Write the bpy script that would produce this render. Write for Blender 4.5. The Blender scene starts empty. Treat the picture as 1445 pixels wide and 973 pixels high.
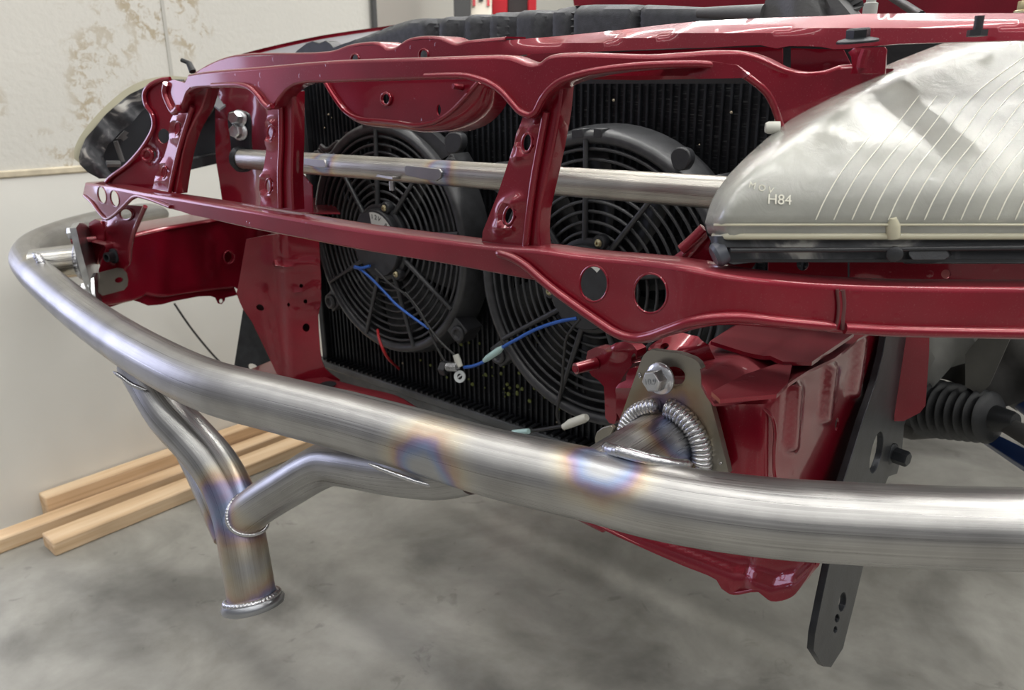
import bpy, math, random
import numpy as np
from mathutils import Vector, Matrix
from mathutils.geometry import delaunay_2d_cdt
random.seed(7)
S = bpy.context.scene
COL = S.collection

# ---------------------------------------------------------------- camera, world, lamps, exposure
W, H, FPX = 1445, 973, 1080.0
CX, CY = W/2, H/2
PITCH, YAW, CAMZ = math.radians(18.48), math.radians(40.7), 0.88
cd = bpy.data.cameras.new('camera'); cam = bpy.data.objects.new('camera', cd); COL.objects.link(cam)
cam.location = (0, 0, CAMZ); cam.rotation_euler = (math.pi/2-PITCH, 0, YAW)
cd.sensor_width = 36; cd.lens = FPX/W*36; cd.clip_start = 0.02
cd.dof.use_dof = True; cd.dof.focus_distance = 0.62; cd.dof.aperture_fstop = 13
S.camera = cam
S.view_settings.view_transform = 'Standard'; S.view_settings.look = 'None'
S.view_settings.gamma = 1; S.view_settings.use_curve_mapping = False
S.view_settings.exposure = 0.12
wd = bpy.data.worlds.new('world'); S.world = wd; wd.use_nodes = True
bg = wd.node_tree.nodes['Background']; bg.inputs[1].default_value = 1.0
_t = wd.node_tree; _tc = _t.nodes.new('ShaderNodeTexCoord'); _sx = _t.nodes.new('ShaderNodeSeparateXYZ'); _mr = _t.nodes.new('ShaderNodeMapRange'); _rp = _t.nodes.new('ShaderNodeValToRGB')
_t.links.new(_tc.outputs['Generated'], _sx.inputs[0]); _t.links.new(_sx.outputs[2], _mr.inputs[0]); _mr.inputs[1].default_value = -1; _mr.inputs[2].default_value = 1; _t.links.new(_mr.outputs[0], _rp.inputs[0]); _t.links.new(_rp.outputs[0], bg.inputs[0])
_e = _rp.color_ramp.elements; _e[0].position = 0.3; _e[0].color = (.20, .20, .19, 1); _e[1].position = 0.85; _e[1].color = (.62, .63, .66, 1)   # dim workshop walls below, bright ceiling above
_q = _e.new(0.5); _q.color = (.19, .19, .20, 1); _q = _e.new(0.62); _q.color = (.24, .24, .25, 1)
def lamp(name, loc, size, power, color, rot=(0, 0, 0)):
    l = bpy.data.lights.new(name, 'AREA'); l.shape = 'RECTANGLE'; l.size, l.size_y = size
    l.energy = power; l.color = color
    o = bpy.data.objects.new(name, l); COL.objects.link(o); o.location = loc; o.rotation_euler = rot
    return o
for i, (y, pw) in enumerate(((-2.4, 26), (-1.0, 40), (0.3, 54), (1.5, 84), (2.8, 108))):
    lamp('ceiling_strip_light', (0.3, y, 3.1), (7.0, 0.10), pw, (1.0, 0.98, 0.93), (0, 0, 0))
lamp('bay_door_daylight', (-4.6, -0.85, 1.25), (1.8, 1.6), 40, (0.66, 0.70, 1.0), (0, math.radians(-90), 0))

# ---------------------------------------------------------------- pixel rays and the car's own axes (the car stands tilted by one degree)
hv = np.array([-math.sin(YAW), math.cos(YAW), 0.0]); zv = np.array([0, 0, 1.0])
rv = np.array([math.cos(YAW), math.sin(YAW), 0.0])
FW = hv*math.cos(PITCH)-zv*math.sin(PITCH); UP = hv*math.sin(PITCH)+zv*math.cos(PITCH)
def wray(px, py): return rv*((px-CX)/FPX)-UP*((py-CY)/FPX)+FW
Xc = -wray(-590, 159); Xc /= np.linalg.norm(Xc)
Yc = np.cross([0, 0, 1.0], Xc); Yc /= np.linalg.norm(Yc)
Zc = np.cross(Xc, Yc)
MC = np.array([Xc, Yc, Zc])
def R(px, py): return MC@wray(px, py)
def car2w(p): return MC.T@np.asarray(p, float)+np.array([0, 0, CAMZ])
def atY(c): return lambda px, py: (lambda d: d*c/d[1])(R(px, py))
def atZ(c): return lambda px, py: (lambda d: d*c/d[2])(R(px, py))
def atX(c): return lambda px, py: (lambda d: d*c/d[0])(R(px, py))
def dep(px, py, d): return R(px, py)*d
def plane(p, n):
    p = np.array(p, float); n = np.array(n, float)
    return lambda px, py: (lambda d: d*(p@n)/(d@n))(R(px, py))
def curtain(pts):                                    # upright surface over a curved line in plan
    P = np.array(crom([(a, b, 0) for a, b in pts], 8))[:, :2]
    def f(px, py):
        d = R(px, py); best = None
        for i in range(len(P)-1):
            a, b = P[i], P[i+1]; e = b-a
            den = d[0]*e[1]-d[1]*e[0]
            if abs(den) < 1e-9: continue
            t = (a[0]*e[1]-a[1]*e[0])/den
            s = (a[0]*d[1]-a[1]*d[0])/den
            lo = -5 if i == 0 else -1e-6; hi = 6 if i == len(P)-2 else 1+1e-6
            if t > 0.05 and lo <= s <= hi and (best is None or t < best): best = t
        return d*(best if best else 0.5)
    return f
def wplane(ax, c):                                   # world plane seen through a pixel, in world coordinates
    o = np.array([0, 0, CAMZ])
    def f(px, py):
        d = wray(px, py); t = (c-o[ax])/d[ax]; return o+d*t
    return f

def crom(pts, n=8, closed=False):
    P = [np.array(p, float) for p in pts]; out = []; m = len(P)
    rng = range(m) if closed else range(m-1)
    for i in rng:
        p1, p2 = P[i], P[(i+1) % m]
        p0 = P[(i-1) % m] if (closed or i > 0) else 2*p1-p2
        p3 = P[(i+2) % m] if (closed or i+2 < m) else 2*p2-p1
        # centripetal parameters avoid loops
        def tj(a, b): return max(np.linalg.norm(b-a), 1e-9)**0.5
        t0 = 0; t1 = tj(p0, p1); t2 = t1+tj(p1, p2); t3 = t2+tj(p2, p3)
        for k in range(n):
            t = t1+(t2-t1)*k/n
            A1 = (t1-t)/(t1-t0)*p0+(t-t0)/(t1-t0)*p1
            A2 = (t2-t)/(t2-t1)*p1+(t-t1)/(t2-t1)*p2
            A3 = (t3-t)/(t3-t2)*p2+(t-t2)/(t3-t2)*p3
            B1 = (t2-t)/(t2-t0)*A1+(t-t0)/(t2-t0)*A2
            B2 = (t3-t)/(t3-t1)*A2+(t-t1)/(t3-t1)*A3
            out.append((t2-t)/(t2-t1)*B1+(t-t1)/(t2-t1)*B2)
    if not closed: out.append(P[-1])
    return out
def dens(pts, step, closed=True):
    out = []; m = len(pts)
    for i in range(m if closed else m-1):
        a = np.array(pts[i], float); b = np.array(pts[(i+1) % m], float)
        k = max(1, int(np.linalg.norm(b-a)/step))
        for j in range(k): out.append(a+(b-a)*j/k)
    if not closed: out.append(np.array(pts[-1], float))
    return out
def ell(cx, cy, rx, ry, a=0, n=28):
    a = math.radians(a); c, s = math.cos(a), math.sin(a)
    return [(cx+rx*math.cos(t)*c-ry*math.sin(t)*s, cy+rx*math.cos(t)*s+ry*math.sin(t)*c) for t in (2*math.pi*i/n for i in range(n))]

# ---------------------------------------------------------------- mesh builder (car coordinates unless world=True)
SPLIT = {'edge_bead', 'hole_rim', 'side_channel', 'gap_bracket', 'guard_ring', 'motor_ear', 'screw', 'clip', 'rear_support_panel', 'spatter', 'lens_rim', 'rail_fold', 'moulded_clip', 'overlap_plate', 'panel_seam', 'housing_rib', 'red_stripe', 'top_flange', 'bottom_flange', 'lamp_tray_panel', 'arm'}
class MB:
    def __init__(s): s.v = []; s.f = []; s.uv = {}; s.ch = []
    def add(s, vs, fs, uvs=None):
        b = len(s.v); s.ch.append((b, len(s.f))); s.v += [np.array(p, float) for p in vs]
        for k, f in enumerate(fs):
            s.f.append(tuple(b+i for i in f))
            if uvs: s.uv[len(s.f)-1] = uvs[k]
    def box(s, c, e, rx=None):
        c = np.array(c, float); ax = rx if rx is not None else np.eye(3)
        vs = [c+ax[0]*e[0]/2*i+ax[1]*e[1]/2*j+ax[2]*e[2]/2*k for i in (-1, 1) for j in (-1, 1) for k in (-1, 1)]
        s.add(vs, [(0, 1, 3, 2), (4, 6, 7, 5), (0, 4, 5, 1), (2, 3, 7, 6), (0, 2, 6, 4), (1, 5, 7, 3)])
    def tube(s, path, r, n=32, caps=True, sub=0, closed=False):
        P = [np.array(p, float) for p in path]
        rr = list(r) if hasattr(r, '__len__') else [r]*len(P)
        if sub:
            Q = crom([np.append(p, q) for p, q in zip(P, rr)], sub, closed); P = [q[:3] for q in Q]; rr = [q[3] for q in Q]
        m = len(P)
        T = []
        for i in range(m):
            a = P[(i-1) % m] if (closed or i > 0) else P[i]; b = P[(i+1) % m] if (closed or i < m-1) else P[i]
            t = b-a; T.append(t/np.linalg.norm(t))
        up = np.array([0, 0, 1.0])
        if abs(T[0]@up) > .9: up = np.array([0, 1.0, 0])
        N = np.cross(up, T[0]); N /= np.linalg.norm(N)
        vs = []; L = 0; Ls = []
        for i in range(m):
            N = N-T[i]*(N@T[i]); N /= np.linalg.norm(N); B = np.cross(T[i], N)
            if i: L += np.linalg.norm(P[i]-P[i-1])
            Ls.append(L)
            for k in range(n):
                a = 2*math.pi*k/n; vs.append(P[i]+(N*math.cos(a)+B*math.sin(a))*rr[i])
        fs = []; uv = []
        for i in range(m if closed else m-1):
            j = (i+1) % m
            for k in range(n):
                k2 = (k+1) % n
                fs.append((i*n+k, i*n+k2, j*n+k2, j*n+k))
                l2 = Ls[j] if j else Ls[-1]
                uv.append([(Ls[i], k/n), (Ls[i], (k+1)/n), (l2, (k+1)/n), (l2, k/n)])
        if caps and not closed:
            fs.append(tuple(range(n-1, -1, -1))); uv.append([(0, 0)]*n)
            fs.append(tuple((m-1)*n+k for k in range(n))); uv.append([(0, 0)]*n)
        s.add(vs, fs, uv)
    def lathe(s, c, axis, prof, n=48, closed=False):    # prof: (radius, distance along axis)
        c = np.array(c, float); a = np.array(axis, float); a /= np.linalg.norm(a)
        u = np.cross(a, [0, 0, 1.0]) if abs(a[2]) < .9 else np.cross(a, [0, 1.0, 0]); u /= np.linalg.norm(u); w = np.cross(a, u)
        vs = []; m = len(prof)
        for r_, d in prof:
            for k in range(n):
                t = 2*math.pi*k/n; vs.append(c+a*d+(u*math.cos(t)+w*math.sin(t))*r_)
        fs = []
        for i in range(m if closed else m-1):
            j = (i+1) % m
            for k in range(n): fs.append((i*n+k, j*n+k, j*n+(k+1) % n, i*n+(k+1) % n))
        if not closed:
            if prof[0][0] > 1e-6: fs.append(tuple(range(n)))
            if prof[-1][0] > 1e-6: fs.append(tuple((m-1)*n+k for k in range(n-1, -1, -1)))
        s.add(vs, fs)
    def prism(s, pts, off):                              # closed 3D outline extruded by a vector
        m = len(pts); P = [np.array(p, float) for p in pts]; o = np.array(off, float)
        s.add(P+[p+o for p in P], [tuple(range(m)), tuple(range(2*m-1, m-1, -1))]+[(i, i+m, (i+1) % m+m, (i+1) % m) for i in range(m)])
    def sheet(s, outline, surf, thick=.0015, holes=(), smooth=0, step=10, relief=None, tdir=None, rel_dir=None):
        out = crom(outline, smooth, True) if smooth else outline
        out = dens(out, step)
        loops = [out]+[dens(h, step) for h in holes]
        pts = []; ed = []
        for L in loops:
            b = len(pts); m = len(L)
            pts += [Vector((p[0], p[1])) for p in L]; ed += [(b+i, b+(i+1) % m) for i in range(m)]
        A = [np.array([(p[0], p[1]) for p in L]) for L in loops]
        def ins(L, x, y):
            x1, y1 = L[:, 0], L[:, 1]; x2, y2 = np.roll(x1, -1), np.roll(y1, -1)
            c = ((y1 > y) != (y2 > y)); xi = x1+(y-y1)/np.where(y2 == y1, 1e-9, y2-y1)*(x2-x1)
            return (np.count_nonzero(c & (x < xi)) % 2) == 1
        def far(L, x, y): return np.min((L[:, 0]-x)**2+(L[:, 1]-y)**2) > (step*.55)**2
        x0, y0 = A[0].min(0); x1, y1 = A[0].max(0)
        yy = y0+step*.5; row = 0
        while yy < y1:
            xx = x0+(step*.5 if row % 2 else 0)
            while xx < x1:
                if ins(A[0], xx, yy) and not any(ins(h, xx, yy) for h in A[1:]) and all(far(L, xx, yy) for L in A): pts.append(Vector((xx, yy)))
                xx += step
            yy += step; row += 1
        V, E_, F_, *_ = delaunay_2d_cdt(pts, ed, [], 0, 1e-4)
        tri = []
        for f in F_:
            cx = sum(V[i].x for i in f)/3; cy = sum(V[i].y for i in f)/3
            if ins(A[0], cx, cy) and not any(ins(h, cx, cy) for h in A[1:]): tri.append(tuple(f))
        used = sorted({i for f in tri for i in f}); mp = {u: i for i, u in enumerate(used)}
        tri = [tuple(mp[i] for i in f) for f in tri]
        P = np.array([surf(V[u].x, V[u].y) for u in used])
        T = []
        for f in tri:
            n = np.cross(P[f[1]]-P[f[0]], P[f[2]]-P[f[0]])
            if n@P[f[0]] > 0: f = (f[0], f[2], f[1])   # face the camera side (origin)
            T.append(f)
        def norms(P):
            N = np.zeros_like(P)
            for f in T:
                n = np.cross(P[f[1]]-P[f[0]], P[f[2]]-P[f[0]])
                for i in f: N[i] += n
            return N/np.maximum(np.linalg.norm(N, axis=1)[:, None], 1e-12)
        N = norms(P)
        if relief:
            for i, u in enumerate(used): P[i] = P[i]+(N[i] if rel_dir is None else np.array(rel_dir))*relief(V[u].x, V[u].y)
            N = norms(P)
        Q = P-N*thick if tdir is None else P+np.array(tdir)*thick
        m = len(P); cnt = {}
        for f in T:
            for k in range(3):
                e = (f[k], f[(k+1) % 3]); cnt[e] = 1
        fs = list(T)+[(f[2]+m, f[1]+m, f[0]+m) for f in T]
        for (a, b) in cnt:
            if (b, a) not in cnt: fs.append((b, a, a+m, b+m))
        s.add(list(P)+list(Q), fs)
    def flange(s, path, surf, back, depth, thick=.0015, rad=.003, out=None, smooth=6, flip=False):
        """folded edge: a quarter round then a straight wall, following a traced edge"""
        p2 = crom(path, smooth) if smooth else path
        P = [surf(*p) for p in p2]; B = np.array(back, float); B /= np.linalg.norm(B)
        m = len(P); rows = []
        for i in range(m):
            t = P[min(i+1, m-1)]-P[max(i-1, 0)]; t /= max(np.linalg.norm(t), 1e-9)
            O = np.cross(t, B); O /= max(np.linalg.norm(O), 1e-9)
            if flip: O = -O
            row = []
            for a in (0, 30, 60, 90):
                a = math.radians(a); row.append(P[i]+O*rad*math.sin(a)+B*rad*(1-math.cos(a)))
            row.append(P[i]+O*rad+B*depth)
            row.append(P[i]+O*(rad-thick)+B*depth)
            for a in (90, 45, 0):
                a = math.radians(a); row.append(P[i]+O*max(rad-thick, .0002)*math.sin(a)+B*(thick+max(rad-thick, .0002)*(1-math.cos(a))))
            rows.append(row)
        k = len(rows[0]); vs = [p for r_ in rows for p in r_]; fs = []
        for i in range(m-1):
            for j in range(k):
                j2 = (j+1) % k; fs.append((i*k+j, i*k+j2, (i+1)*k+j2, (i+1)*k+j))
        fs += [tuple(range(k)), tuple((m-1)*k+j for j in range(k-1, -1, -1))]
        s.add(vs, fs)
    def loop_lip(s, pts, surf, r=.0015, off=0.0):
        P = [surf(*p)*(1-off) for p in pts]; s.tube(P, r, 8, closed=True)
    def bolt(s, c, n, r, h=None, flange=None, rot=0.2):
        c = np.array(c, float); n = np.array(n, float); n /= np.linalg.norm(n); h = h or r*.8
        u = np.cross(n, [0, 0, 1.0]) if abs(n[2]) < .9 else np.cross(n, [0, 1.0, 0]); u /= np.linalg.norm(u); w = np.cross(n, u)
        fl = flange or r*1.45
        s.lathe(c, n, [(0, 0), (fl, 0), (fl, r*.16), (fl*.93, r*.26), (r*.95, r*.42), (0, r*.42)], 32)
        def ring(rr, d, k): return [c+n*d+(u*math.cos(rot+k*i*math.pi/3)+w*math.sin(rot+k*i*math.pi/3))*rr for i in range(6)]
        a = ring(r, r*.3, 1); b = ring(r, h, 1); d_ = ring(r*.86, h*1.12, 1)
        s.add(a+b+d_, [(i, (i+1) % 6, (i+1) % 6+6, i+6) for i in range(6)]+[(i+6, (i+1) % 6+6, (i+1) % 6+12, i+12) for i in range(6)]+[tuple(range(12, 18))])
    def build(s, name, mat, parent=None, world=False, ang=38, bevel=0, label=None, subsurf=0):
        if name in SPLIT and len(s.ch) > 1 and parent is not None:
            ends = s.ch[1:]+[(len(s.v), len(s.f))]; o = None
            for (v0, f0), (v1, f1) in zip(s.ch, ends):
                q = MB(); q.v = s.v[v0:v1]; q.f = [tuple(i-v0 for i in f) for f in s.f[f0:f1]]; q.uv = {k-f0: u for k, u in s.uv.items() if f0 <= k < f1}
                o = q.build(name, mat, parent, world, ang, bevel, label, subsurf)
            return o
        me = bpy.data.meshes.new(name)
        V_ = [p if world else car2w(p) for p in s.v]
        o0 = np.array(parent['_o']) if parent is not None else (np.mean(V_, axis=0) if len(V_) else np.zeros(3))
        if parent is None: o0 = np.array([o0[0], o0[1], min(p[2] for p in V_)])
        me.from_pydata([tuple(p-o0) for p in V_], [], s.f); me.validate()
        if s.uv and len(me.polygons) == len(s.f):
            ul = me.uv_layers.new(name='UVMap')
            for pi, p in enumerate(me.polygons):
                if pi in s.uv:
                    for li, uv in zip(p.loop_indices, s.uv[pi]): ul.data[li].uv = uv
        import bmesh
        bm = bmesh.new(); bm.from_mesh(me); bmesh.ops.recalc_face_normals(bm, faces=bm.faces); bm.to_mesh(me); bm.free()
        me.materials.append(mat)
        me.shade_smooth(); me.set_sharp_from_angle(angle=math.radians(ang))
        o = bpy.data.objects.new(name, me); COL.objects.link(o)
        if parent is not None: o.parent = parent; o['_o'] = tuple(parent['_o'])
        else: o.location = o0; o['_o'] = tuple(o0)
        if bevel:
            b = o.modifiers.new('bevel', 'BEVEL'); b.width = bevel; b.segments = 2; b.limit_method = 'ANGLE'; b.angle_limit = math.radians(40)
        if subsurf:
            b = o.modifiers.new('sub', 'SUBSURF'); b.levels = subsurf; b.render_levels = subsurf
        if label: o['label'] = label
        return o
def empty(name, loc_w, label, cat, group=None):
    o = bpy.data.objects.new(name, None); COL.objects.link(o); o.location = tuple(loc_w); o['_o'] = tuple(float(a) for a in loc_w)
    o.empty_display_size = .05
    return tag(o, label, cat, group)
def tag(o, label, cat, group=None):
    o['label'] = label; o['category'] = cat
    if group: o['group'] = group
    return o
def text_on(name, txt, mat, parent, c, right, up, size, ext=.0003, label=None):
    """lettering lying on a surface (car coordinates)"""
    cu = bpy.data.curves.new(name, 'FONT'); cu.body = txt; cu.size = size; cu.extrude = ext; cu.align_x = 'CENTER'; cu.align_y = 'CENTER'
    t = bpy.data.objects.new('tmp_text', cu); COL.objects.link(t)
    dg = bpy.context.evaluated_depsgraph_get(); me = bpy.data.meshes.new_from_object(t.evaluated_get(dg)); me.name = name
    bpy.data.objects.remove(t)
    right = np.array(right, float); right /= np.linalg.norm(right); up = np.array(up, float); up -= right*(up@right); up /= np.linalg.norm(up); nn = np.cross(right, up)
    o0 = np.array(parent['_o'])
    for v in me.vertices:
        q = np.array(c)+right*v.co.x+up*v.co.y+nn*v.co.z; v.co = Vector(tuple(car2w(q)-o0))
    me.materials.clear(); me.materials.append(mat)
    o = bpy.data.objects.new(name, me); COL.objects.link(o); o.parent = parent; o['_o'] = tuple(parent['_o'])
    return o
# ---------------------------------------------------------------- materials
def nt(name):
    m = bpy.data.materials.new(name); m.use_nodes = True; t = m.node_tree; b = t.nodes['Principled BSDF']; return m, t, b
def nd(t, typ, **kw):
    n = t.nodes.new(typ)
    for k, v in kw.items():
        if k.startswith('i_'): n.inputs[k[2:].replace('_', ' ')].default_value = v
        else: setattr(n, k, v)
    return n
def ramp(t, stops, interp='LINEAR'):
    n = t.nodes.new('ShaderNodeValToRGB'); cr = n.color_ramp; cr.interpolation = interp
    while len(cr.elements) < len(stops): cr.elements.new(0.5)
    for e, (p, c) in zip(cr.elements, stops): e.position = p; e.color = (c[0], c[1], c[2], 1) if hasattr(c, '__len__') else (c, c, c, 1)
    return n
def mix(t, a, b, f, typ='MIX'):
    n = t.nodes.new('ShaderNodeMix'); n.data_type = 'RGBA'; n.blend_type = typ
    for s_, v in ((0, f), (6, a), (7, b)):
        if hasattr(v, 'is_linked') or isinstance(v, bpy.types.NodeSocket): t.links.new(v, n.inputs[s_])
        else: n.inputs[s_].default_value = v if s_ == 0 else (v[0], v[1], v[2], 1)
    return n.outputs[2]
def simple(name, col, rough=.5, metal=0, coat=0, bump=0, bscale=300, var=0, spec=None):
    m, t, b = nt(name); b.inputs['Roughness'].default_value = rough; b.inputs['Metallic'].default_value = metal
    b.inputs['Coat Weight'].default_value = coat; b.inputs['Coat Roughness'].default_value = .08
    if spec is not None: b.inputs['Specular IOR Level'].default_value = spec
    geo = nd(t, 'ShaderNodeNewGeometry')
    no = nd(t, 'ShaderNodeTexNoise', i_Scale=bscale*.12, i_Detail=5.0); t.links.new(geo.outputs['Position'], no.inputs['Vector'])
    r_ = ramp(t, [(.35, [c*(1-var) for c in col]), (.7, [min(1, c*(1+var)) for c in col])]); t.links.new(no.outputs[0], r_.inputs[0])
    t.links.new(r_.outputs[0], b.inputs['Base Color'])
    if bump:
        n2 = nd(t, 'ShaderNodeTexNoise', i_Scale=bscale, i_Detail=4.0); t.links.new(geo.outputs['Position'], n2.inputs['Vector'])
        bp = nd(t, 'ShaderNodeBump', i_Strength=bump, i_Distance=.001); t.links.new(n2.outputs[0], bp.inputs['Height']); t.links.new(bp.outputs[0], b.inputs['Normal'])
    return m
# candy red paint with a little dust and water spotting
RED, t, b = nt('red_paint')
geo = nd(t, 'ShaderNodeNewGeometry')
n1 = nd(t, 'ShaderNodeTexNoise', i_Scale=9.0, i_Detail=4.0); n2 = nd(t, 'ShaderNodeTexNoise', i_Scale=900.0, i_Detail=2.0)
for n in (n1, n2): t.links.new(geo.outputs['Position'], n.inputs['Vector'])
c1 = ramp(t, [(.3, (.155, .0015, .010)), (.7, (.26, .003, .018))]); t.links.new(n1.outputs[0], c1.inputs[0])
d1 = ramp(t, [(.62, 0), (.75, .35)]); t.links.new(n2.outputs[0], d1.inputs[0])
sx = nd(t, 'ShaderNodeSeparateXYZ'); t.links.new(geo.outputs['Normal'], sx.inputs[0])
dm = nd(t, 'ShaderNodeMapRange'); dm.inputs[1].default_value = .3; dm.inputs[2].default_value = 1; dm.inputs[3].default_value = .0; dm.inputs[4].default_value = .10
t.links.new(sx.outputs[2], dm.inputs[0])
mu = nd(t, 'ShaderNodeMath', operation='MULTIPLY_ADD'); t.links.new(d1.outputs[0], mu.inputs[0]); mu.inputs[1].default_value = .35; t.links.new(dm.outputs[0], mu.inputs[2])
t.links.new(mix(t, c1.outputs[0], (.42, .26, .25), mu.outputs[0]), b.inputs['Base Color'])
b.inputs['Metallic'].default_value = .45; b.inputs['Roughness'].default_value = .33; b.inputs['Specular IOR Level'].default_value = .25; b.inputs['Coat Weight'].default_value = .85; b.inputs['Coat Roughness'].default_value = .07
vo = nd(t, 'ShaderNodeTexVoronoi', i_Scale=75.0); t.links.new(geo.outputs['Position'], vo.inputs['Vector'])
vr = ramp(t, [(0, 1), (.16, .6), (.2, 0)]); t.links.new(vo.outputs[0], vr.inputs[0])
nm = nd(t, 'ShaderNodeTexNoise', i_Scale=14.0); t.links.new(geo.outputs['Position'], nm.inputs['Vector']); nr = ramp(t, [(.5, 0), (.6, 1)]); t.links.new(nm.outputs[0], nr.inputs[0])
mm = nd(t, 'ShaderNodeMath', operation='MULTIPLY'); t.links.new(vr.outputs[0], mm.inputs[0]); t.links.new(nr.outputs[0], mm.inputs[1])
bp = nd(t, 'ShaderNodeBump', i_Strength=.25, i_Distance=.0012); t.links.new(mm.outputs[0], bp.inputs['Height']); t.links.new(bp.outputs[0], b.inputs['Coat Normal'])

def steel(name, base=(.50, .49, .47), rough=.30, welds=(), lines=260, streak=.25, metal=.92):
    """bare brushed tube; heat tint rings around the given weld points (world position, reach in metres)"""
    m, t, b = nt(name)
    uv = nd(t, 'ShaderNodeUVMap'); mp = nd(t, 'ShaderNodeMapping'); mp.inputs['Scale'].default_value = (3, lines, 1); t.links.new(uv.outputs[0], mp.inputs[0])
    ns = nd(t, 'ShaderNodeTexNoise', i_Scale=1.0, i_Detail=4.0); t.links.new(mp.outputs[0], ns.inputs['Vector'])
    geo = nd(t, 'ShaderNodeNewGeometry'); nb = nd(t, 'ShaderNodeTexNoise', i_Scale=18.0, i_Detail=6.0); t.links.new(geo.outputs['Position'], nb.inputs['Vector'])
    ca = ramp(t, [(.25, [c*(1-streak) for c in base]), (.75, [min(1, c*(1+streak)) for c in base])]); t.links.new(ns.outputs[0], ca.inputs[0])
    cb = ramp(t, [(.35, .82), (.65, 1.08)]); t.links.new(nb.outputs[0], cb.inputs[0])
    col = mix(t, ca.outputs[0], cb.outputs[0], 1.0, 'MULTIPLY')
    for (p, rad) in welds:
        vm = nd(t, 'ShaderNodeVectorMath', operation='DISTANCE'); t.links.new(geo.outputs['Position'], vm.inputs[0]); vm.inputs[1].default_value = tuple(p)
        nz = nd(t, 'ShaderNodeMath', operation='MULTIPLY_ADD'); t.links.new(nb.outputs[0], nz.inputs[0]); nz.inputs[1].default_value = rad*.9; t.links.new(vm.outputs[1], nz.inputs[2])
        dv = nd(t, 'ShaderNodeMath', operation='DIVIDE'); t.links.new(nz.outputs[0], dv.inputs[0]); dv.inputs[1].default_value = rad*1.55
        tint = ramp(t, [(0, (.55, .56, .58)), (.42, (.42, .45, .50)), (.55, (.16, .27, .55)), (.64, (.22, .12, .30)), (.72, (.50, .27, .12)), (.82, (.62, .50, .28)), (1, (.6, .58, .52))])
        fac = ramp(t, [(0, .15), (.42, .35), (.6, .55), (.74, .42), (1, 0)]); t.links.new(dv.outputs[0], tint.inputs[0]); t.links.new(dv.outputs[0], fac.inputs[0])
        col = mix(t, col, tint.outputs[0], fac.outputs[0])
    t.links.new(col, b.inputs['Base Color']); b.inputs['Metallic'].default_value = metal
    rr = ramp(t, [(.3, rough*.75), (.7, rough*1.35)]); t.links.new(ns.outputs[0], rr.inputs[0]); t.links.new(rr.outputs[0], b.inputs['Roughness'])
    bp = nd(t, 'ShaderNodeBump', i_Strength=.12, i_Distance=.0006); t.links.new(ns.outputs[0], bp.inputs['Height']); t.links.new(bp.outputs[0], b.inputs['Normal'])
    return m
BLACKP = simple('black_plastic', (.022, .023, .026), .42, bump=.15, bscale=900, var=.2)
GREYP = simple('faded_black_plastic', (.040, .042, .047), .5, bump=.3, bscale=1200, var=.25)
FANP = simple('fan_plastic', (.036, .037, .040), .34, bump=.15, bscale=700, var=.2)
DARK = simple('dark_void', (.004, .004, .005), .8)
BLACKM = simple('black_satin_metal', (.03, .032, .036), .42, metal=.5, bump=.2, bscale=400, var=.3)
ZINC = simple('zinc_plated', (.62, .63, .64), .28, metal=.95, bump=.25, bscale=500, var=.15)
WELD = simple('weld_metal', (.50, .50, .51), .27, metal=.95, bump=.3, bscale=350, var=.2)
RUBBER = simple('rubber', (.010, .011, .012), .5, bump=.3, bscale=200, var=.3)
BLUEP = simple('blue_powder_coat', (.012, .035, .12), .35, coat=.4)
BLUEW = simple('blue_wire', (.02, .10, .42), .4)
REDW = simple('red_wire', (.35, .01, .015), .4)
BLKW = simple('black_wire', (.02, .02, .02), .45)
CRIMP = simple('pale_crimp', (.42, .60, .58), .4)
CONN = simple('white_nylon', (.62, .62, .55), .45)
LABELW = simple('label_white', (.66, .66, .62), .45)
INK = simple('ink', (.01, .01, .01), .5)
GOLD = simple('yellow_zinc', (.50, .44, .27), .35, metal=.9)
GREYMET = simple('grey_tank', (.10, .105, .11), .42, metal=.6, bump=.5, bscale=120, var=.45)
GREYSTRUCT = simple('dirty_primer', (.30, .30, .28), .7, bump=.4, bscale=60, var=.45)
RUSTY = simple('dirty_cast', (.05, .048, .045), .7, bump=.6, bscale=120, var=.5)
# plate steel: yellowish bare plate with blue-brown heat
def plate_mat(name, welds):
    return steel(name, (.29, .272, .235), .36, welds, 60, .12)
# radiator core: black with fine fins
CORE, t, b = nt('radiator_fins')
geo = nd(t, 'ShaderNodeNewGeometry'); mp = nd(t, 'ShaderNodeMapping'); mp.inputs['Scale'].default_value = (60, 60, 700); t.links.new(geo.outputs['Position'], mp.inputs[0])
n1 = nd(t, 'ShaderNodeTexNoise', i_Scale=1.0, i_Detail=2.0); t.links.new(mp.outputs[0], n1.inputs['Vector'])
n2 = nd(t, 'ShaderNodeTexNoise', i_Scale=9.0, i_Detail=3.0); t.links.new(geo.outputs['Position'], n2.inputs['Vector'])
r1 = ramp(t, [(.54, (.004, .005, .008)), (.66, (.035, .037, .04)), (.8, (.14, .14, .14))]); t.links.new(n1.outputs[0], r1.inputs[0])
t.links.new(r1.outputs[0], b.inputs['Base Color']); b.inputs['Roughness'].default_value = .5; b.inputs['Metallic'].default_value = .3
TUBEF = simple('radiator_tube_black', (.020, .022, .026), .42, metal=.5, bump=.3, bscale=300, var=.4)
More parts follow.
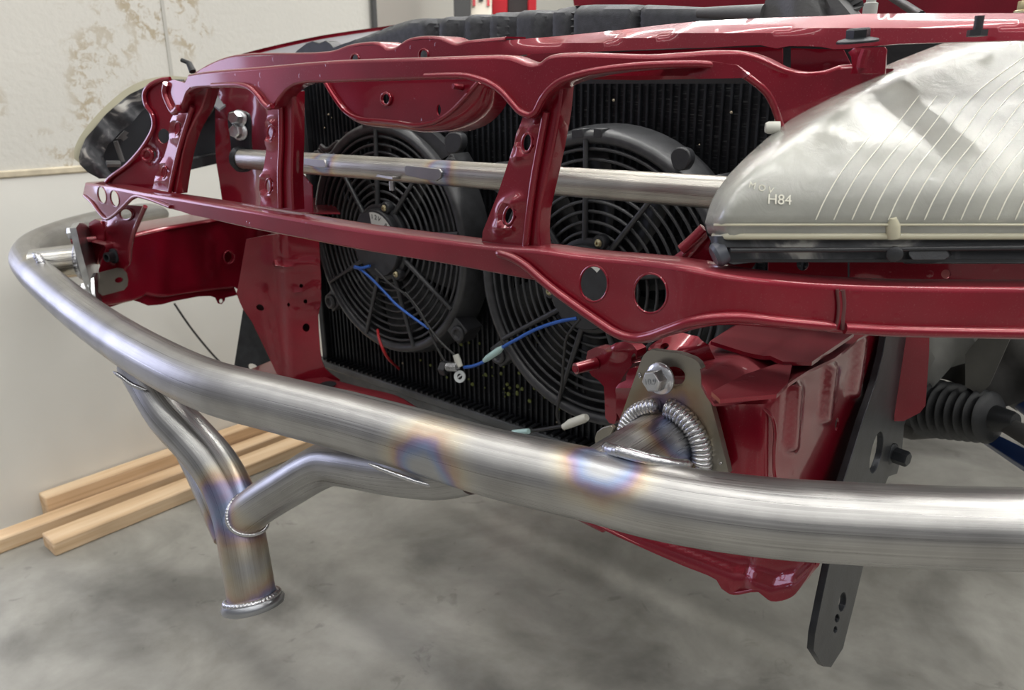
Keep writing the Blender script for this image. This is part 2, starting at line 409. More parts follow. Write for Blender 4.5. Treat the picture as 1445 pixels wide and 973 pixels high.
# hazed headlamp lens
LENS, t, b = nt('hazed_lens')
geo = nd(t, 'ShaderNodeNewGeometry')
n1 = nd(t, 'ShaderNodeTexNoise', i_Scale=14.0, i_Detail=8.0, i_Roughness=.6); t.links.new(geo.outputs['Position'], n1.inputs['Vector'])
c1 = ramp(t, [(.3, (.50, .50, .455)), (.7, (.74, .74, .67))]); t.links.new(n1.outputs[0], c1.inputs[0])
t.links.new(c1.outputs[0], b.inputs['Base Color'])
b.inputs['Transmission Weight'].default_value = .55; b.inputs['Roughness'].default_value = .22; b.inputs['IOR'].default_value = 1.45
b.inputs['Coat Weight'].default_value = .8; b.inputs['Coat Roughness'].default_value = .09
n3 = nd(t, 'ShaderNodeTexNoise', i_Scale=45.0, i_Detail=10.0, i_Roughness=.7, i_Distortion=2.5); t.links.new(geo.outputs['Position'], n3.inputs['Vector'])
bp = nd(t, 'ShaderNodeBump', i_Strength=.28, i_Distance=.0012); t.links.new(n3.outputs[0], bp.inputs['Height']); t.links.new(bp.outputs[0], b.inputs['Normal']); t.links.new(bp.outputs[0], b.inputs['Coat Normal'])
LENSRIM = simple('yellowed_lens_edge', (.52, .49, .36), .35, coat=.5)
FLUTE = simple('lens_flute_edge', (.74, .72, .62), .3, coat=.5)
CHROME = simple('reflector_chrome', (.70, .71, .70), .15, metal=1)
GLUE = simple('glue_smeared_plastic', (.05, .05, .055), .45, bump=.6, bscale=60, var=.5)
t = GLUE.node_tree; b = t.nodes['Principled BSDF']
geo = nd(t, 'ShaderNodeNewGeometry'); n1 = nd(t, 'ShaderNodeTexNoise', i_Scale=22.0, i_Detail=8.0, i_Distortion=1.5); t.links.new(geo.outputs['Position'], n1.inputs['Vector'])
r1 = ramp(t, [(.5, (.02, .022, .026)), (.58, (.07, .07, .075)), (.66, (.38, .37, .34))]); t.links.new(n1.outputs[0], r1.inputs[0]); t.links.new(r1.outputs[0], b.inputs['Base Color'])
# lumber
WOOD, t, b = nt('pine_lumber')
geo = nd(t, 'ShaderNodeNewGeometry'); mp = nd(t, 'ShaderNodeMapping'); mp.inputs['Scale'].default_value = (30, 2.2, 60); t.links.new(geo.outputs['Position'], mp.inputs[0])
n1 = nd(t, 'ShaderNodeTexNoise', i_Scale=1.0, i_Detail=5.0, i_Distortion=.8); t.links.new(mp.outputs[0], n1.inputs['Vector'])
c1 = ramp(t, [(.3, (.52, .34, .19)), (.5, (.68, .48, .29)), (.72, (.80, .62, .42))]); t.links.new(n1.outputs[0], c1.inputs[0]); t.links.new(c1.outputs[0], b.inputs['Base Color']); b.inputs['Roughness'].default_value = .75
# concrete floor
CONC, t, b = nt('concrete_floor')
geo = nd(t, 'ShaderNodeNewGeometry')
def pn(sc, det, dist=0, rough=.5):
    n = nd(t, 'ShaderNodeTexNoise', i_Scale=sc, i_Detail=det, i_Distortion=dist, i_Roughness=rough); t.links.new(geo.outputs['Position'], n.inputs['Vector']); return n.outputs[0]
ca = ramp(t, [(.32, (.20, .193, .170)), (.5, (.295, .286, .256)), (.68, (.385, .376, .34))]); t.links.new(pn(5, 8, .3, .62), ca.inputs[0])
cb = ramp(t, [(.0, .30), (.36, .50), (.50, 1), (1, 1)]); t.links.new(pn(2.2, 9, .6, .55), cb.inputs[0])
cc = ramp(t, [(.30, .6), (.36, 1), (1, 1)]); t.links.new(pn(16, 6, 1.2, .6), cc.inputs[0])
x1 = mix(t, ca.outputs[0], cb.outputs[0], .9, 'MULTIPLY'); x2 = mix(t, x1, cc.outputs[0], .6, 'MULTIPLY')
t.links.new(x2, b.inputs['Base Color'])
ra = ramp(t, [(.35, .32), (.65, .6)]); t.links.new(pn(4, 6), ra.inputs[0]); t.links.new(ra.outputs[0], b.inputs['Roughness'])
# painted wall, textured, with tan stains
def wallmat(name, base, stains):
    m, t, b = nt(name); geo = nd(t, 'ShaderNodeNewGeometry')
    def pn(sc, det, dist=0, rough=.5):
        n = nd(t, 'ShaderNodeTexNoise', i_Scale=sc, i_Detail=det, i_Distortion=dist, i_Roughness=rough); t.links.new(geo.outputs['Position'], n.inputs['Vector']); return n.outputs[0]
    c = ramp(t, [(.3, [x*.93 for x in base]), (.7, [x*1.04 for x in base])]); t.links.new(pn(2.5, 5), c.inputs[0]); col = c.outputs[0]
    if stains:
        f1 = ramp(t, [(.53, 0), (.60, 1)]); t.links.new(pn(3.2, 3), f1.inputs[0]); f2 = ramp(t, [(.50, 0), (.58, .7)]); t.links.new(pn(45, 6, .5, .7), f2.inputs[0])
        mu = nd(t, 'ShaderNodeMath', operation='MULTIPLY'); t.links.new(f1.outputs[0], mu.inputs[0]); t.links.new(f2.outputs[0], mu.inputs[1])
        col = mix(t, col, (.34, .26, .14), mu.outputs[0])
    t.links.new(col, b.inputs['Base Color']); b.inputs['Roughness'].default_value = .6
    bp = nd(t, 'ShaderNodeBump', i_Strength=.35, i_Distance=.003); t.links.new(pn(90 if stains else 14, 5), bp.inputs['Height']); t.links.new(bp.outputs[0], b.inputs['Normal'])
    return m
WALLU = wallmat('textured_wall', (.63, .615, .565), True); WALLL = wallmat('wall_panel', (.76, .75, .70), False)
LEDGE = simple('ledge_paint', (.58, .51, .38), .6, var=.15)
LIFTRED = simple('lift_red_paint', (.48, .01, .02), .4, coat=.3)
LIFTGREY = simple('dark_grey_paint', (.07, .07, .07), .5)
# ---------------------------------------------------------------- the setting (world coordinates)
def struct(o): o['kind'] = 'structure'; return o
XW = -1.72
mb = MB(); mb.box((0.4, 1.0, -.05), (9, 9, .1)); struct(mb.build('floor', CONC, world=True))
mb = MB(); mb.box((XW-.06, .89, .36), (.12, 1.08, .72)); wl = struct(mb.build('wall_left', WALLL, world=True, bevel=.004))
mb = MB(); mb.box((XW-.062, .89, 1.93), (.12, 1.08, 2.4)); struct(mb.build('wall_left_upper', WALLU, world=True))
mb = MB(); mb.box((XW-.03, .89, .724), (.068, 1.08, .014)); struct(mb.build('trim_1', LEDGE, world=True, bevel=.003))
mb = MB(); mb.box((-3.3, 3.4, 1.6), (.1, 4.0, 3.2)); struct(mb.build('wall_left_far', simple('cream_wall_paint', (.58, .57, .52), .7), world=True))
mb = MB(); mb.box((0.4, 5.4, 1.6), (9, .1, 3.2)); struct(mb.build('wall_back', simple('far_wall_paint', (.56, .55, .50), .7), world=True))
mb = MB(); mb.tube([(XW+.008, 1.43, .73), (XW+.008, 1.43, 2.8)], .008, 8); struct(mb.build('trim_2', LIFTGREY, world=True))
mb = MB(); mb.box((XW-.002, 0.86, 1.93), (.004, .007, 2.4)); struct(mb.build('trim_3', simple('seam_grey', (.47, .46, .42), .6), world=True))

# background shop fittings (seen above the engine bay)
def vpost(px0, px1, d, mat, name, label, cat, z0=0.0, z1=3.0, depth=.12):
    o = np.array([0, 0, CAMZ]); a = o+wray(px0, 5)*d; b = o+wray(px1, 5)*d
    w_ = np.linalg.norm((b-a)[:2]); c = (a+b)/2; ax = (b-a); ax[2] = 0; ax /= np.linalg.norm(ax); ay = np.array([-ax[1], ax[0], 0])
    m = MB(); m.box((c+ay*depth/2)*np.array([1, 1, 0])+np.array([0, 0, (z0+z1)/2]), (w_, depth, z1-z0), np.array([ax, ay, [0, 0, 1]]))
    ob = m.build(name, mat, world=True, bevel=.004); tag(ob, label, cat); return ob, a, b, ax, ay
vpost(640, 664, 3.2, LIFTGREY, 'door_jamb_post', 'dark grey upright post left of the red lift column', 'post')
lift = empty('lift_column', (0, 0, 0), 'red and black vehicle lift column standing behind the car', 'car lift')
def liftpart(px0, px1, d, mat, nm, depth):
    o = np.array([0, 0, CAMZ]); a = o+wray(px0, 5)*d; b = o+wray(px1, 5)*d
    w_ = np.linalg.norm((b-a)[:2]); c = (a+b)/2; ax = (b-a); ax[2] = 0; ax /= np.linalg.norm(ax); ay = np.array([-ax[1], ax[0], 0])
    m = MB(); m.box((c+ay*depth/2)*np.array([1, 1, 0])+np.array([0, 0, 1.5]), (w_, depth, 3.0), np.array([ax, ay, [0, 0, 1]]))
    m.build(nm, mat, lift, world=True, bevel=.004)
liftpart(694, 716, 3.3, LIFTRED, 'column_flange', .25); liftpart(716, 745, 3.38, LIFTGREY, 'carriage', .2); liftpart(745, 757, 3.3, LIFTRED, 'column_flange', .25)
# sign on the lift
sg = empty('warning_sign', (0, 0, 0), 'white and red warning sign left of the red lift column', 'sign')
def wq(px, py, d): return np.array([0, 0, CAMZ])+wray(px, py)*d
m = MB(); fr = [wq(664, -60, 3.25), wq(694, -60, 3.25), wq(694, 22, 3.25), wq(664, 22, 3.25)]; m.prism(fr, FW*.01); m.build('sign_board', simple('sign_white', (.68, .62, .52), .5), sg, world=True)
m = MB()
for (x0, x1) in ((667, 671), (687, 691)): m.prism([wq(x0, -50, 3.24), wq(x1, -50, 3.24), wq(x1, 8, 3.24), wq(x0, 8, 3.24)], FW*.004)
m.build('red_stripe', LIFTRED, sg, world=True)
m = MB(); m.prism([wq(675, -20, 3.24), wq(683, -20, 3.24), wq(682, 1, 3.24), wq(676, 1, 3.24)], FW*.004); m.build('black_mark', INK, sg, world=True)
# lumber lying along the foot of the wall
def board(name, xa, xb, y0, y1, z0, z1, label, dx=0, chip=False):
    m = MB(); c = np.array([(xa+xb)/2, (y0+y1)/2, (z0+z1)/2])
    ang = dx; ax = np.array([[math.cos(ang), -math.sin(ang), 0], [math.sin(ang), math.cos(ang), 0], [0, 0, 1.0]])
    m.box(c, (xb-xa, y1-y0, z1-z0), ax); o = m.build(name, WOOD, world=True, bevel=.0035); tag(o, label, 'lumber', 'lumber along the wall'); return o
board('lumber_board', -1.716, -1.678, .44, 3.2, 0.0, .062, 'pine board standing on edge against the wall, chipped along its top')
board('lumber_board', -1.674, -1.632, .05, 3.2, .0, .032, 'long middle pine board that runs out of frame at the left edge')
board('lumber_board', -1.612, -1.555, .40, 3.1, .0, .032, 'pine board lying nearest the car, its cut end showing on the floor', dx=-.012)
# loose cable hanging down the wall
f = wplane(0, XW+.02); m = MB(); m.tube([f(246, 428), f(262, 452), f(280, 476), f(304, 504), f(330, 530)], .0025, 8, sub=5)
tag(m.build('hanging_cable', BLKW, world=True), 'thin dark cable hanging slantwise on the pale wall under the far frame rail', 'cable')

# ================================================================ CAR BODY
body = empty('car_body', car2w((-.7, .6, -.45)), 'stripped dark red car front end with grille frame and frame rails', 'car')
BK = (0, 1.0, 0)
SF = curtain([(-1.6, .52), (-1.19, .45), (-.95, .44), (-.37, .44), (-.27, .437), (-.215, .428), (-.19, .438), (-.1494, .4769), (-.0613, .5512), (.1, .69)])
SU = curtain([(-1.6, .52), (-1.19, .46), (-.95, .445), (-.37, .445), (-.29, .45), (-.235, .485), (-.2, .53), (-.1, .65)])
# --- lower rail: front face with the near gusset in one sheet
low_top = [(120, 261), (152, 266), (197, 275), (254, 284), (330, 297), (420, 313), (482, 324), (520, 330), (620, 344), (700, 354), (759, 358), (799, 364), (840, 369), (884, 373), (930, 378), (974, 385), (1018, 394), (1085, 403), (1180, 409.6), (1250, 412), (1345, 413), (1445, 413.5), (1560, 415)]
low_bot = [(1560, 477), (1445, 474), (1345, 472), (1250, 470), (1218, 470), (1180, 465), (1130, 460), (1085, 457), (1050, 452), (1008, 454), (974, 459), (945, 468), (918, 477), (898, 480), (880, 476), (860, 465), (843, 452), (814, 433), (783, 412), (756, 393.5), (740, 390), (682, 380), (620, 368), (582, 363), (520, 352), (482, 345), (420, 333), (380, 325), (330, 315), (270, 303), (237, 292), (212, 283), (197, 276.5), (185, 283), (170, 298), (156, 309), (150, 311), (141, 301), (128, 285), (117, 274)]
m = MB(); HN = [ell(838, 400, 20, 25.5), ell(918, 413.5, 24, 28)]; HF = [ell(144, 275, 6, 12.5, -12, 18), ell(162, 280, 6, 12, -12, 18)]
def rel_low(px, py):
    r = 0
    if 700 < px < 985:   # the gusset is pressed in behind its edge bead
        pass
    return r
m.sheet(low_top+low_bot, SF, .0016, HN+HF, step=13)
lowr = m.build('lower_rail', RED, body, ang=30)
m = MB()
top_path = [(112, 259)]+low_top
m.flange(low_top, SF, (-.05, 1, -.02), .026, .0018, .004, flip=False, smooth=3)
m.build('top_flange', RED, lowr if False else body, ang=30)
# rolled bead along the gusset's lower edge and the rail foot
bead = [(700, 356), (722, 363), (742, 375), (760, 391), (783, 410), (816, 434), (849, 457), (866, 468), (882, 474.5), (898, 477), (916, 474), (942, 465), (972, 455), (1006, 449), (1046, 447.5), (1085, 452), (1130, 456.5), (1178, 461)]
m = MB(); m.tube([SF(*p)*.992 for p in crom(bead, 5)], [.0012]+[.0034]*(len(crom(bead, 5))-2)+[.0022], 12)
m.build('edge_bead', RED, body)
m = MB(); b2 = [(1192, 463), (1250, 466), (1345, 468.5), (1445, 470), (1560, 473)]; m.tube([SF(*p)*.994 for p in crom(b2, 5)], .0036, 12)
b3 = [(119, 276), (130, 286), (142, 302), (150, 309), (160, 304), (176, 289), (190, 277), (205, 279), (240, 292)]; m.tube([SF(*p)*.996 for p in crom(b3, 5)], .0022, 10)
m.tube([SF(*p)*.997 for p in crom([(1184, 411), (1186, 430), (1184, 452), (1180, 464)], 5)], .0014, 8)
m.build('edge_bead', RED, body)
m = MB(); m.tube([SF(*p)*.9965 for p in crom([(1181.5, 408), (1183.5, 430), (1182, 452), (1178, 465)], 5)], .0011, 8); m.tube([SF(*p)*.997 for p in crom([(1189, 409), (1190.5, 430), (1188.5, 452), (1190, 464)], 5)], .0016, 8)
m.build('panel_seam', simple('seam_sealer', (.10, .03, .03), .6), body)
for hset in (HN, HF):
    m = MB()
    for h_ in hset: m.loop_lip(h_, SF, .0008)
    m.build('hole_rim', RED, body)
# rail top ledge beneath: lower return flange so the rail has depth
m = MB(); m.flange([(1560, 477), (1445, 474), (1250, 470), (1180, 465), (1085, 457), (1008, 454), (945, 468), (898, 480), (843, 452), (756, 394)], SF, (0, 1, .05), .022, .0018, .003, smooth=4)
m.flange([(756, 393), (620, 368), (520, 352), (420, 333), (330, 315), (237, 292)], SF, (0, 1, .05), .02, .0018, .002, smooth=4)
m.build('bottom_flange', RED, body)

# --- upper rail of the grille frame
up_top = [(261, 117), (265, 109), (290, 105), (330, 101.5), (367, 98.6), (439, 92.4), (489, 89.4), (560, 87.3), (600, 86.2), (680, 84), (706, 83.6), (722, 86), (740, 93), (751, 95), (762, 93), (772, 85.5), (784.5, 82), (814, 80.6), (852, 81.7), (914, 83.5), (951, 81.5), (1000, 78), (1030, 78), (1045, 80), (1056, 83), (1073, 89), (1095, 100), (1114, 106), (1136, 108), (1164, 105), (1183, 98.5), (1200, 97), (1239, 96), (1262, 97)]
up_bot = [(1235, 125), (1180, 160), (1125, 190), (1102, 178), (1098, 167), (1091, 147), (1081, 130), (1064, 115), (1047, 104), (1024, 95.5), (997, 91), (964, 90.4), (914, 92), (864, 96.5), (829, 102), (804, 109), (789, 115.5), (774, 127.5), (764, 141), (755, 158), (749, 162), (741, 161), (732, 156), (722, 145), (707, 128.5), (690, 117), (665, 108.6), (650, 106.5), (600, 107.5), (540, 109.5), (464, 112), (432, 113), (414, 117), (402, 125), (392, 137), (384.5, 148), (379.5, 151), (373, 147), (364, 135), (354, 125), (345, 120.5), (332, 119), (300, 120), (278, 121), (268, 123), (262, 129), (257, 143), (250, 157), (246.5, 159), (241, 153), (235, 141), (231, 130), (237, 115), (245, 112.5)]
m = MB(); m.sheet(up_top+up_bot, SU, .0016, step=11)
m.build('upper_rail', RED, body, ang=30)
m = MB(); m.flange(up_top[1:-1], SU, (0, 1, .02), .014, .0016, .003, smooth=3)
m.build('top_flange', RED, body)
lipd = [(1102, 178), (1091, 147), (1081, 130), (1064, 115), (1047, 104), (1024, 95.5), (997, 91), (964, 90.4), (914, 92), (864, 96.5), (829, 102), (804, 109), (789, 115.5), (774, 127.5), (764, 141), (755, 158), (748, 162.5), (741, 161), (732, 156), (722, 145), (707, 128.5), (690, 117), (665, 108.6), (650, 106.5), (600, 107.5), (464, 112), (432, 113), (414, 117), (402, 125), (392, 137), (384.5, 148), (379.5, 151), (373, 147), (364, 135), (354, 125), (345, 120.5), (332, 119), (300, 120), (278, 121), (262, 129), (257, 143), (250, 157)]
m = MB(); m.flange(lipd, SU, (0, 1, .0), .017, .0016, .0025, smooth=4); m.build('opening_flange', RED, body)
m = MB(); L = crom(lipd[0:25], 4); m.tube([SU(*p)*.996 for p in L], .0024, 10); L = crom([(384, 149), (379.5, 151.5), (372, 146), (364, 135), (354, 125), (345, 121), (332, 119.5), (300, 120.5)], 4); m.tube([SU(*p)*.996 for p in L], .0028, 10)
m.tube([SU(*p)*.997 for p in crom([(235, 118), (233, 130), (238, 145), (246, 158), (252, 152)], 4)], .004, 10)
m.build('edge_bead', RED, body)
# small front brackets: lamp support behind the V near the far lamp
m = MB()
m.sheet([(150, 258), (155, 251), (180, 232), (205, 202), (217, 176), (214, 160), (207, 150), (205, 130), (212, 122), (224, 116), (240, 112), (262, 116), (285, 140), (270, 180), (258, 225), (250, 268), (217, 268), (180, 262)], curtain([(-1.5, .37), (-1.12, .47), (-.85, .56)]), .0015, [ell(230.5, 192, 8.5, 10.5, 0, 20), ell(208, 219, 4, 4.5, 0, 12)], step=9,
        relief=lambda x, y: -.012*math.exp(-(((x-206)/13)**2+((y-218)/16)**2)))
m.build('lamp_mount_panel', RED, body, ang=40)
m = MB(); SL = curtain([(-1.5, .37), (-1.12, .47), (-.85, .56)])
m.tube([SL(*p)*.996 for p in crom([(150, 257), (156, 250), (181, 231), (206, 201), (217, 177), (214, 160), (206, 148), (204, 131), (212, 120), (226, 113), (240, 111)], 5)], .0028, 8)
m.tube([SL(*p)*.996 for p in ell(208, 219, 7, 8, 0, 16)], .0025, 8, closed=True); m.build('edge_bead', RED, body)

# --- grille posts
def post(out, ridge, holes, y, bumps, sidew):
    sf = curtain([(-1.5, y), (0, y)])
    m = MB()
    def rel(x, yy):
        r = 0
        for bx, by, br, bh in bumps: r += bh*math.exp(-(((x-bx)**2+(yy-by)**2)/br**2))
        for hx, hy, rx, ry, a in holes:
            q = math.hypot((x-hx)/(rx+5), (yy-hy)/(ry+5)); r += .0035*math.exp(-((q-1)/.35)**2) if q < 2.2 else 0
        return r
    m.sheet(out, sf, .0016, [ell(hx, hy, rx, ry, a, 20) for hx, hy, rx, ry, a in holes], step=5, relief=rel)
    P = crom(ridge, 6); m.tube([sf(*p)*.995 for p in P], .0030, 10)
    o = m.build('grille_post', RED, body, ang=45)
    m2 = MB(); hs = [ell(hx, hy, rx, ry, a, 20) for hx, hy, rx, ry, a in holes]
    for h_ in hs: m2.loop_lip(h_, sf, .0011, .006)
    m2.build('hole_rim', RED, o)
    m3 = MB(); n = len(out)
    m3.flange(sidew, sf, (0, 1, 0), .014, .0015, .002, smooth=4); m3.build('side_flange', RED, o)
post([(742, 152), (790, 118), (786, 160), (775, 221), (766, 262), (759, 296), (757, 330), (759, 350), (720, 345), (680, 340), (681, 327), (702.6, 273), (725, 205), (736, 170)], [(771, 158), (763, 200), (754, 250), (747, 300), (742, 348)],
     [(744, 201, 7, 13.5, 8), (718.5, 303.7, 7, 13, 12)], .452, [(758, 178, 7, .004), (731, 222, 6, .005), (731, 283, 9, .005), (706, 322, 7, .005)], [(790, 118), (786, 160), (775, 221), (766, 262), (759, 296), (757, 330), (759, 350)])
post([(378, 148), (398, 130), (411, 128), (411, 170), (411, 203), (410, 250), (412, 296), (367, 290), (372, 237), (377, 203)], [(396, 132), (397, 200), (395, 245), (396, 293)],
     [(382, 187, 4.5, 10, 4), (379, 262, 4, 10, 0)], .455, [(388, 172, 4, .004), (372, 247, 4, .003)], [(411, 128), (411, 170), (411, 203), (410, 250), (412, 296)])
post([(246, 156), (262, 128), (292, 122), (284, 150), (273, 170), (264, 190), (256, 220), (248, 272), (215, 266), (226, 240), (236, 206), (243, 178)], [(272, 150), (256, 200), (246, 240), (240, 270)],
     [(250.5, 181, 3.8, 9, 5), (231.5, 243, 3.6, 8.5, 8)], .456, [(256, 168, 4, .004), (224, 256, 5, .004)], [(292, 122), (284, 150), (273, 170), (264, 190), (256, 220), (248, 272)])

# --- hood latch panel hanging behind the upper rail
SLp = atY(.50)
lat = [(452, 100), (462, 121), (472, 137), (487, 156), (504, 166), (539, 170), (560, 172), (585, 176), (602, 174), (616, 170), (636, 157), (656, 137), (672, 118), (680, 100), (560, 95)]
m = MB(); m.sheet(lat, SLp, .0016, [ell(544.5, 139.6, 5.5, 7.5, 0, 18), ell(619, 155, 3, 8, 0, 14)], step=10)
m.build('latch_panel', RED, body)
m = MB()
lp = crom([(457, 113), (472, 138), (487, 157), (504, 167), (539, 171), (560, 173), (585, 177), (602, 175), (616, 171), (636, 158), (656, 138), (676, 115)], 5)
lq = crom([(470, 112), (480, 138), (497, 158), (520, 172), (556, 178), (582, 180), (610, 183), (640, 184), (664, 182), (692, 170), (712, 148), (722, 112)], 5)
A_ = [SLp(*p) for p in lp]; B_ = [atY(.535)(*q) for q in lq]; vs = []
for a, b_ in zip(A_, B_): vs += [a, a*.6+b_*.4+np.array([0, 0, -.003]), b_]
m.add(vs, [(3*i+j, 3*i+j+1, 3*i+j+4, 3*i+j+3) for i in range(len(A_)-1) for j in (0, 1)])
o = m.build('latch_panel_lip', RED, body, ang=60); sm = o.modifiers.new('s', 'SOLIDIFY'); sm.thickness = .0016
m = MB(); m.tube([SLp(*p)*.997 for p in lp], .0022, 8); m.loop_lip(ell(544.5, 139.6, 6.5, 8.5), SLp, .0012, .003); m.build('edge_bead', RED, body)
m = MB(); c = SLp(652, 123); m.tube([c, c+np.array([-.002, -.009, .001])], [.0028, .0024], 12); m.build('stud', RED, body)
m = MB()
for cx, cy in ((498, 82), (598, 77)): pass
# --- upper tie bar with the two humps
ST = atY(.56)
tie = [(262, 116), (275, 105), (285, 97), (297, 92), (315, 84), (332, 80.5), (389, 78), (440, 77), (464, 76), (480, 71), (494, 66.5), (515, 64), (532, 63.7), (540, 67), (546, 72), (557, 70.5), (566, 63), (577, 58), (598, 55.5), (618, 56), (630, 60), (643, 65), (657, 61.8), (720, 56), (780, 50), (850, 41), (920, 32), (964, 28), (1014, 25), (1080, 22), (1151, 20), (1204, 16.5), (1300, 15.5), (1445, 15), (1560, 15)]
tieb = [(1560, 56), (1445, 57), (1331, 60), (1270, 62), (1235, 65), (1218, 65.5), (1200, 69), (1178, 69.5), (1160, 66), (1140, 65), (1115, 65), (1098, 68.5), (1085, 66), (1074, 63.5), (1040, 65), (1000, 67.5), (964, 68), (900, 70.5), (814, 74), (770, 75.5), (740, 77), (720, 79), (705, 84), (690, 95), (600, 100), (400, 104), (280, 116)]
def rel_tie(x, y):
    if x < 700: return 0
    t_ = min(1, (x-700)/150.0)
    yt = np.interp(x, [700, 964, 1204, 1445], [58, 28, 16, 15]); u = (y-yt)/max(1, np.interp(x, [700, 964, 1204, 1445], [27, 40, 50, 42]))
    return t_*(-.020*(1-min(1, u/.45)) if u < .45 else (.004*(u-.45)))
m = MB(); m.sheet(tie+tieb, ST, .0016, [ell(501, 83, 5, 6.5, 0, 16), ell(598, 77.5, 6, 7.5, 0, 18)], step=7, relief=rel_tie, rel_dir=(0, -1, 0))
tb = m.build('tie_bar', RED, body, ang=30)
m = MB(); m.flange([(262, 114), (275, 105), (297, 92), (332, 80.5), (464, 76), (494, 66.5), (532, 63.7), (546, 72), (557, 70.5), (577, 58), (618, 56), (643, 65), (657, 61.8), (712, 56.5)], ST, (0, 1, .03), .03, .0016, .003, smooth=5); m.loop_lip(ell(501, 83, 5.5, 7), ST, .0012); m.loop_lip(ell(598, 77.5, 6.5, 8), ST, .0012)
m.build('top_flange', RED, body)
m = MB(); P = ST(1200, 60); m.bolt(ST(1210, 60)*.955, (0, -.12, 1), .0072, .0075, .0125, rot=.5); m.build('flange_bolt', BLACKM, body, label='dark hex bolt with washer on the tie bar')
m = MB(); P = ST(1379, 46)*.96; m.tube([P, P+np.array([0, 0, .009])], .0026, 12); m.tube([P+np.array([0, 0, -.002]), P+np.array([0, 0, .0015])], .0055, 6); m.build('threaded_stud', BLACKP, body, label='black threaded stud above the headlight')
# pressed panels seen in the gap between tie bar and grille frame
S2 = atY(.515)
m = MB(); m.sheet([(735, 92), (738, 80), (752, 76), (800, 75), (815, 73), (820, 78), (812, 86), (780, 96), (760, 102)], S2, .0015, step=8)
m.sheet([(1200, 104), (1203, 96), (1201, 80), (1197, 74), (1205, 68), (1248, 66), (1251, 70), (1249, 104)], S2, .0015, step=7, relief=lambda x, y: .004*math.exp(-((x-1215)/8)**2)); m.tube([S2(*p)*.99 for p in [(1215, 96), (1217, 84), (1222, 70)]], .003, 8)
m.build('gap_bracket', RED, body)
m = MB(); m.sheet([(815, 78), (900, 72), (1074, 66), (1104, 68), (1104, 112), (1000, 108), (815, 98)], atY(.60), .0015, step=25); m.sheet([(1116, 68), (1190, 70), (1200, 90), (1204, 112), (1116, 112)], atY(.60), .0015, step=25)
m.build('rear_support_panel', RED, body)
m = MB(); m.sheet([(815, 72), (1420, 50), (1420, 100), (1250, 118), (815, 118)], atY(.68), .003, step=60); m.build('dark_gap_backing', RUBBER, body)  # black sheet added behind the gap, standing in for its shade
# underside channel below the upper rail on the near side
m = MB(); m.sheet([(789, 100), (864, 90), (914, 88), (1000, 86), (1040, 92), (1060, 106), (1050, 110), (1000, 111), (900, 113), (830, 112), (800, 113)], atY(.475), .0015, step=14, relief=lambda x, y: .004*math.exp(-((y-104)/4.0)**2)); m.build('inner_channel', RED, body)
# --- far side radiator support (red), seen between the far posts
m = MB()
SC = atY(.65)
m.sheet([(303, 118), (423, 112), (420, 160), (419, 199), (420, 236), (440, 262), (441, 300), (322, 296), (318, 250), (311, 200), (307, 150)], SC, .0016, step=16,
        relief=lambda x, y: .012*math.exp(-((x-316)/9)**2)-.008*math.exp(-((x-352)/14)**2)+.004*math.exp(-((x-384)/7)**2))
m.flange([(303, 118), (307, 150), (311, 200), (318, 250), (322, 296)], SC, (0, 1, 0), .03, .0015, .003)
m.build('radiator_support_side', RED, body, ang=40)
m = MB(); m.sheet([(405, 262), (414, 246), (430, 254), (450, 262), (480, 300), (400, 300)], atZ(-.155), .002, step=12); m.build('apron_shelf', RED, body)
# --- far frame rail
SX = atX(-1.19)
rail = [(141, 428), (138, 418), (140, 380), (150, 350), (180, 338.6), (188, 334.5), (230, 325), (262, 319.5), (306, 312), (350, 304), (400, 300), (446, 300), (452, 340), (452, 372), (440, 402), (400, 408), (345, 412), (330, 404), (283, 409), (250, 414), (234, 416.5), (216, 415), (206, 412.5), (200, 417), (190, 421), (176, 424), (160, 428)]
def rel_rail(x, y):
    r = 0
    for bx, w_ in ((302, 5), (362, 4), (418, 4)):
        if 330 < y < 385 or (bx > 340 and 310 < y < 378): r += .006*math.exp(-((x-bx)/w_)**2)
    r -= .006/(1+math.exp(-(x-237)/3.0)); return r
m = MB(); m.sheet(rail, SX, .0018, [ell(323, 363, 7, 8.5, 0, 20), ell(432, 344, 5.5, 7, 0, 16)], step=8, relief=rel_rail)
fr_ = m.build('frame_rail', RED, body, ang=35)
m = MB(); m.flange([(141, 426), (160, 425), (176, 422), (190, 419), (200, 415), (206, 411), (216, 413), (234, 414.5), (250, 412), (283, 407), (330, 402)], SX, (-1, 0, -.3), .02, .0016, .004, smooth=5, flip=True)
m.flange([(150, 350), (180, 338.6), (188, 334.5), (230, 325), (306, 312), (350, 304), (446, 299)], SX, (-1, 0, 0), .085, .0018, .005, smooth=4)
m.build('rail_fold', RED, fr_)
m = MB(); SX2 = atX(-1.20); m.sheet([(142, 428), (176, 424), (200, 417), (234, 416), (283, 409), (330, 404), (335, 416), (318, 420), (317, 424), (313, 429), (308, 428), (304, 420), (297, 417.5), (281, 418), (246, 424.5), (228, 429.5), (209, 431), (196, 426), (186, 423), (162, 431), (150, 435), (143, 434)], SX2, .0016, [ell(312, 424.5, 2.6, 3, 0, 10)], step=5); m.build('weld_flange', RED, fr_)
m = MB(); m.loop_lip(ell(323, 363, 7.5, 9), SX, .0013, .001); m.build('hole_rim', RED, fr_)
m = MB(); m.sheet([(160, 424), (165, 345), (235, 322), (446, 299), (446, 385), (240, 408)], atX(-1.27), .002, step=30); m.build('rail_back_wall', RED, fr_)
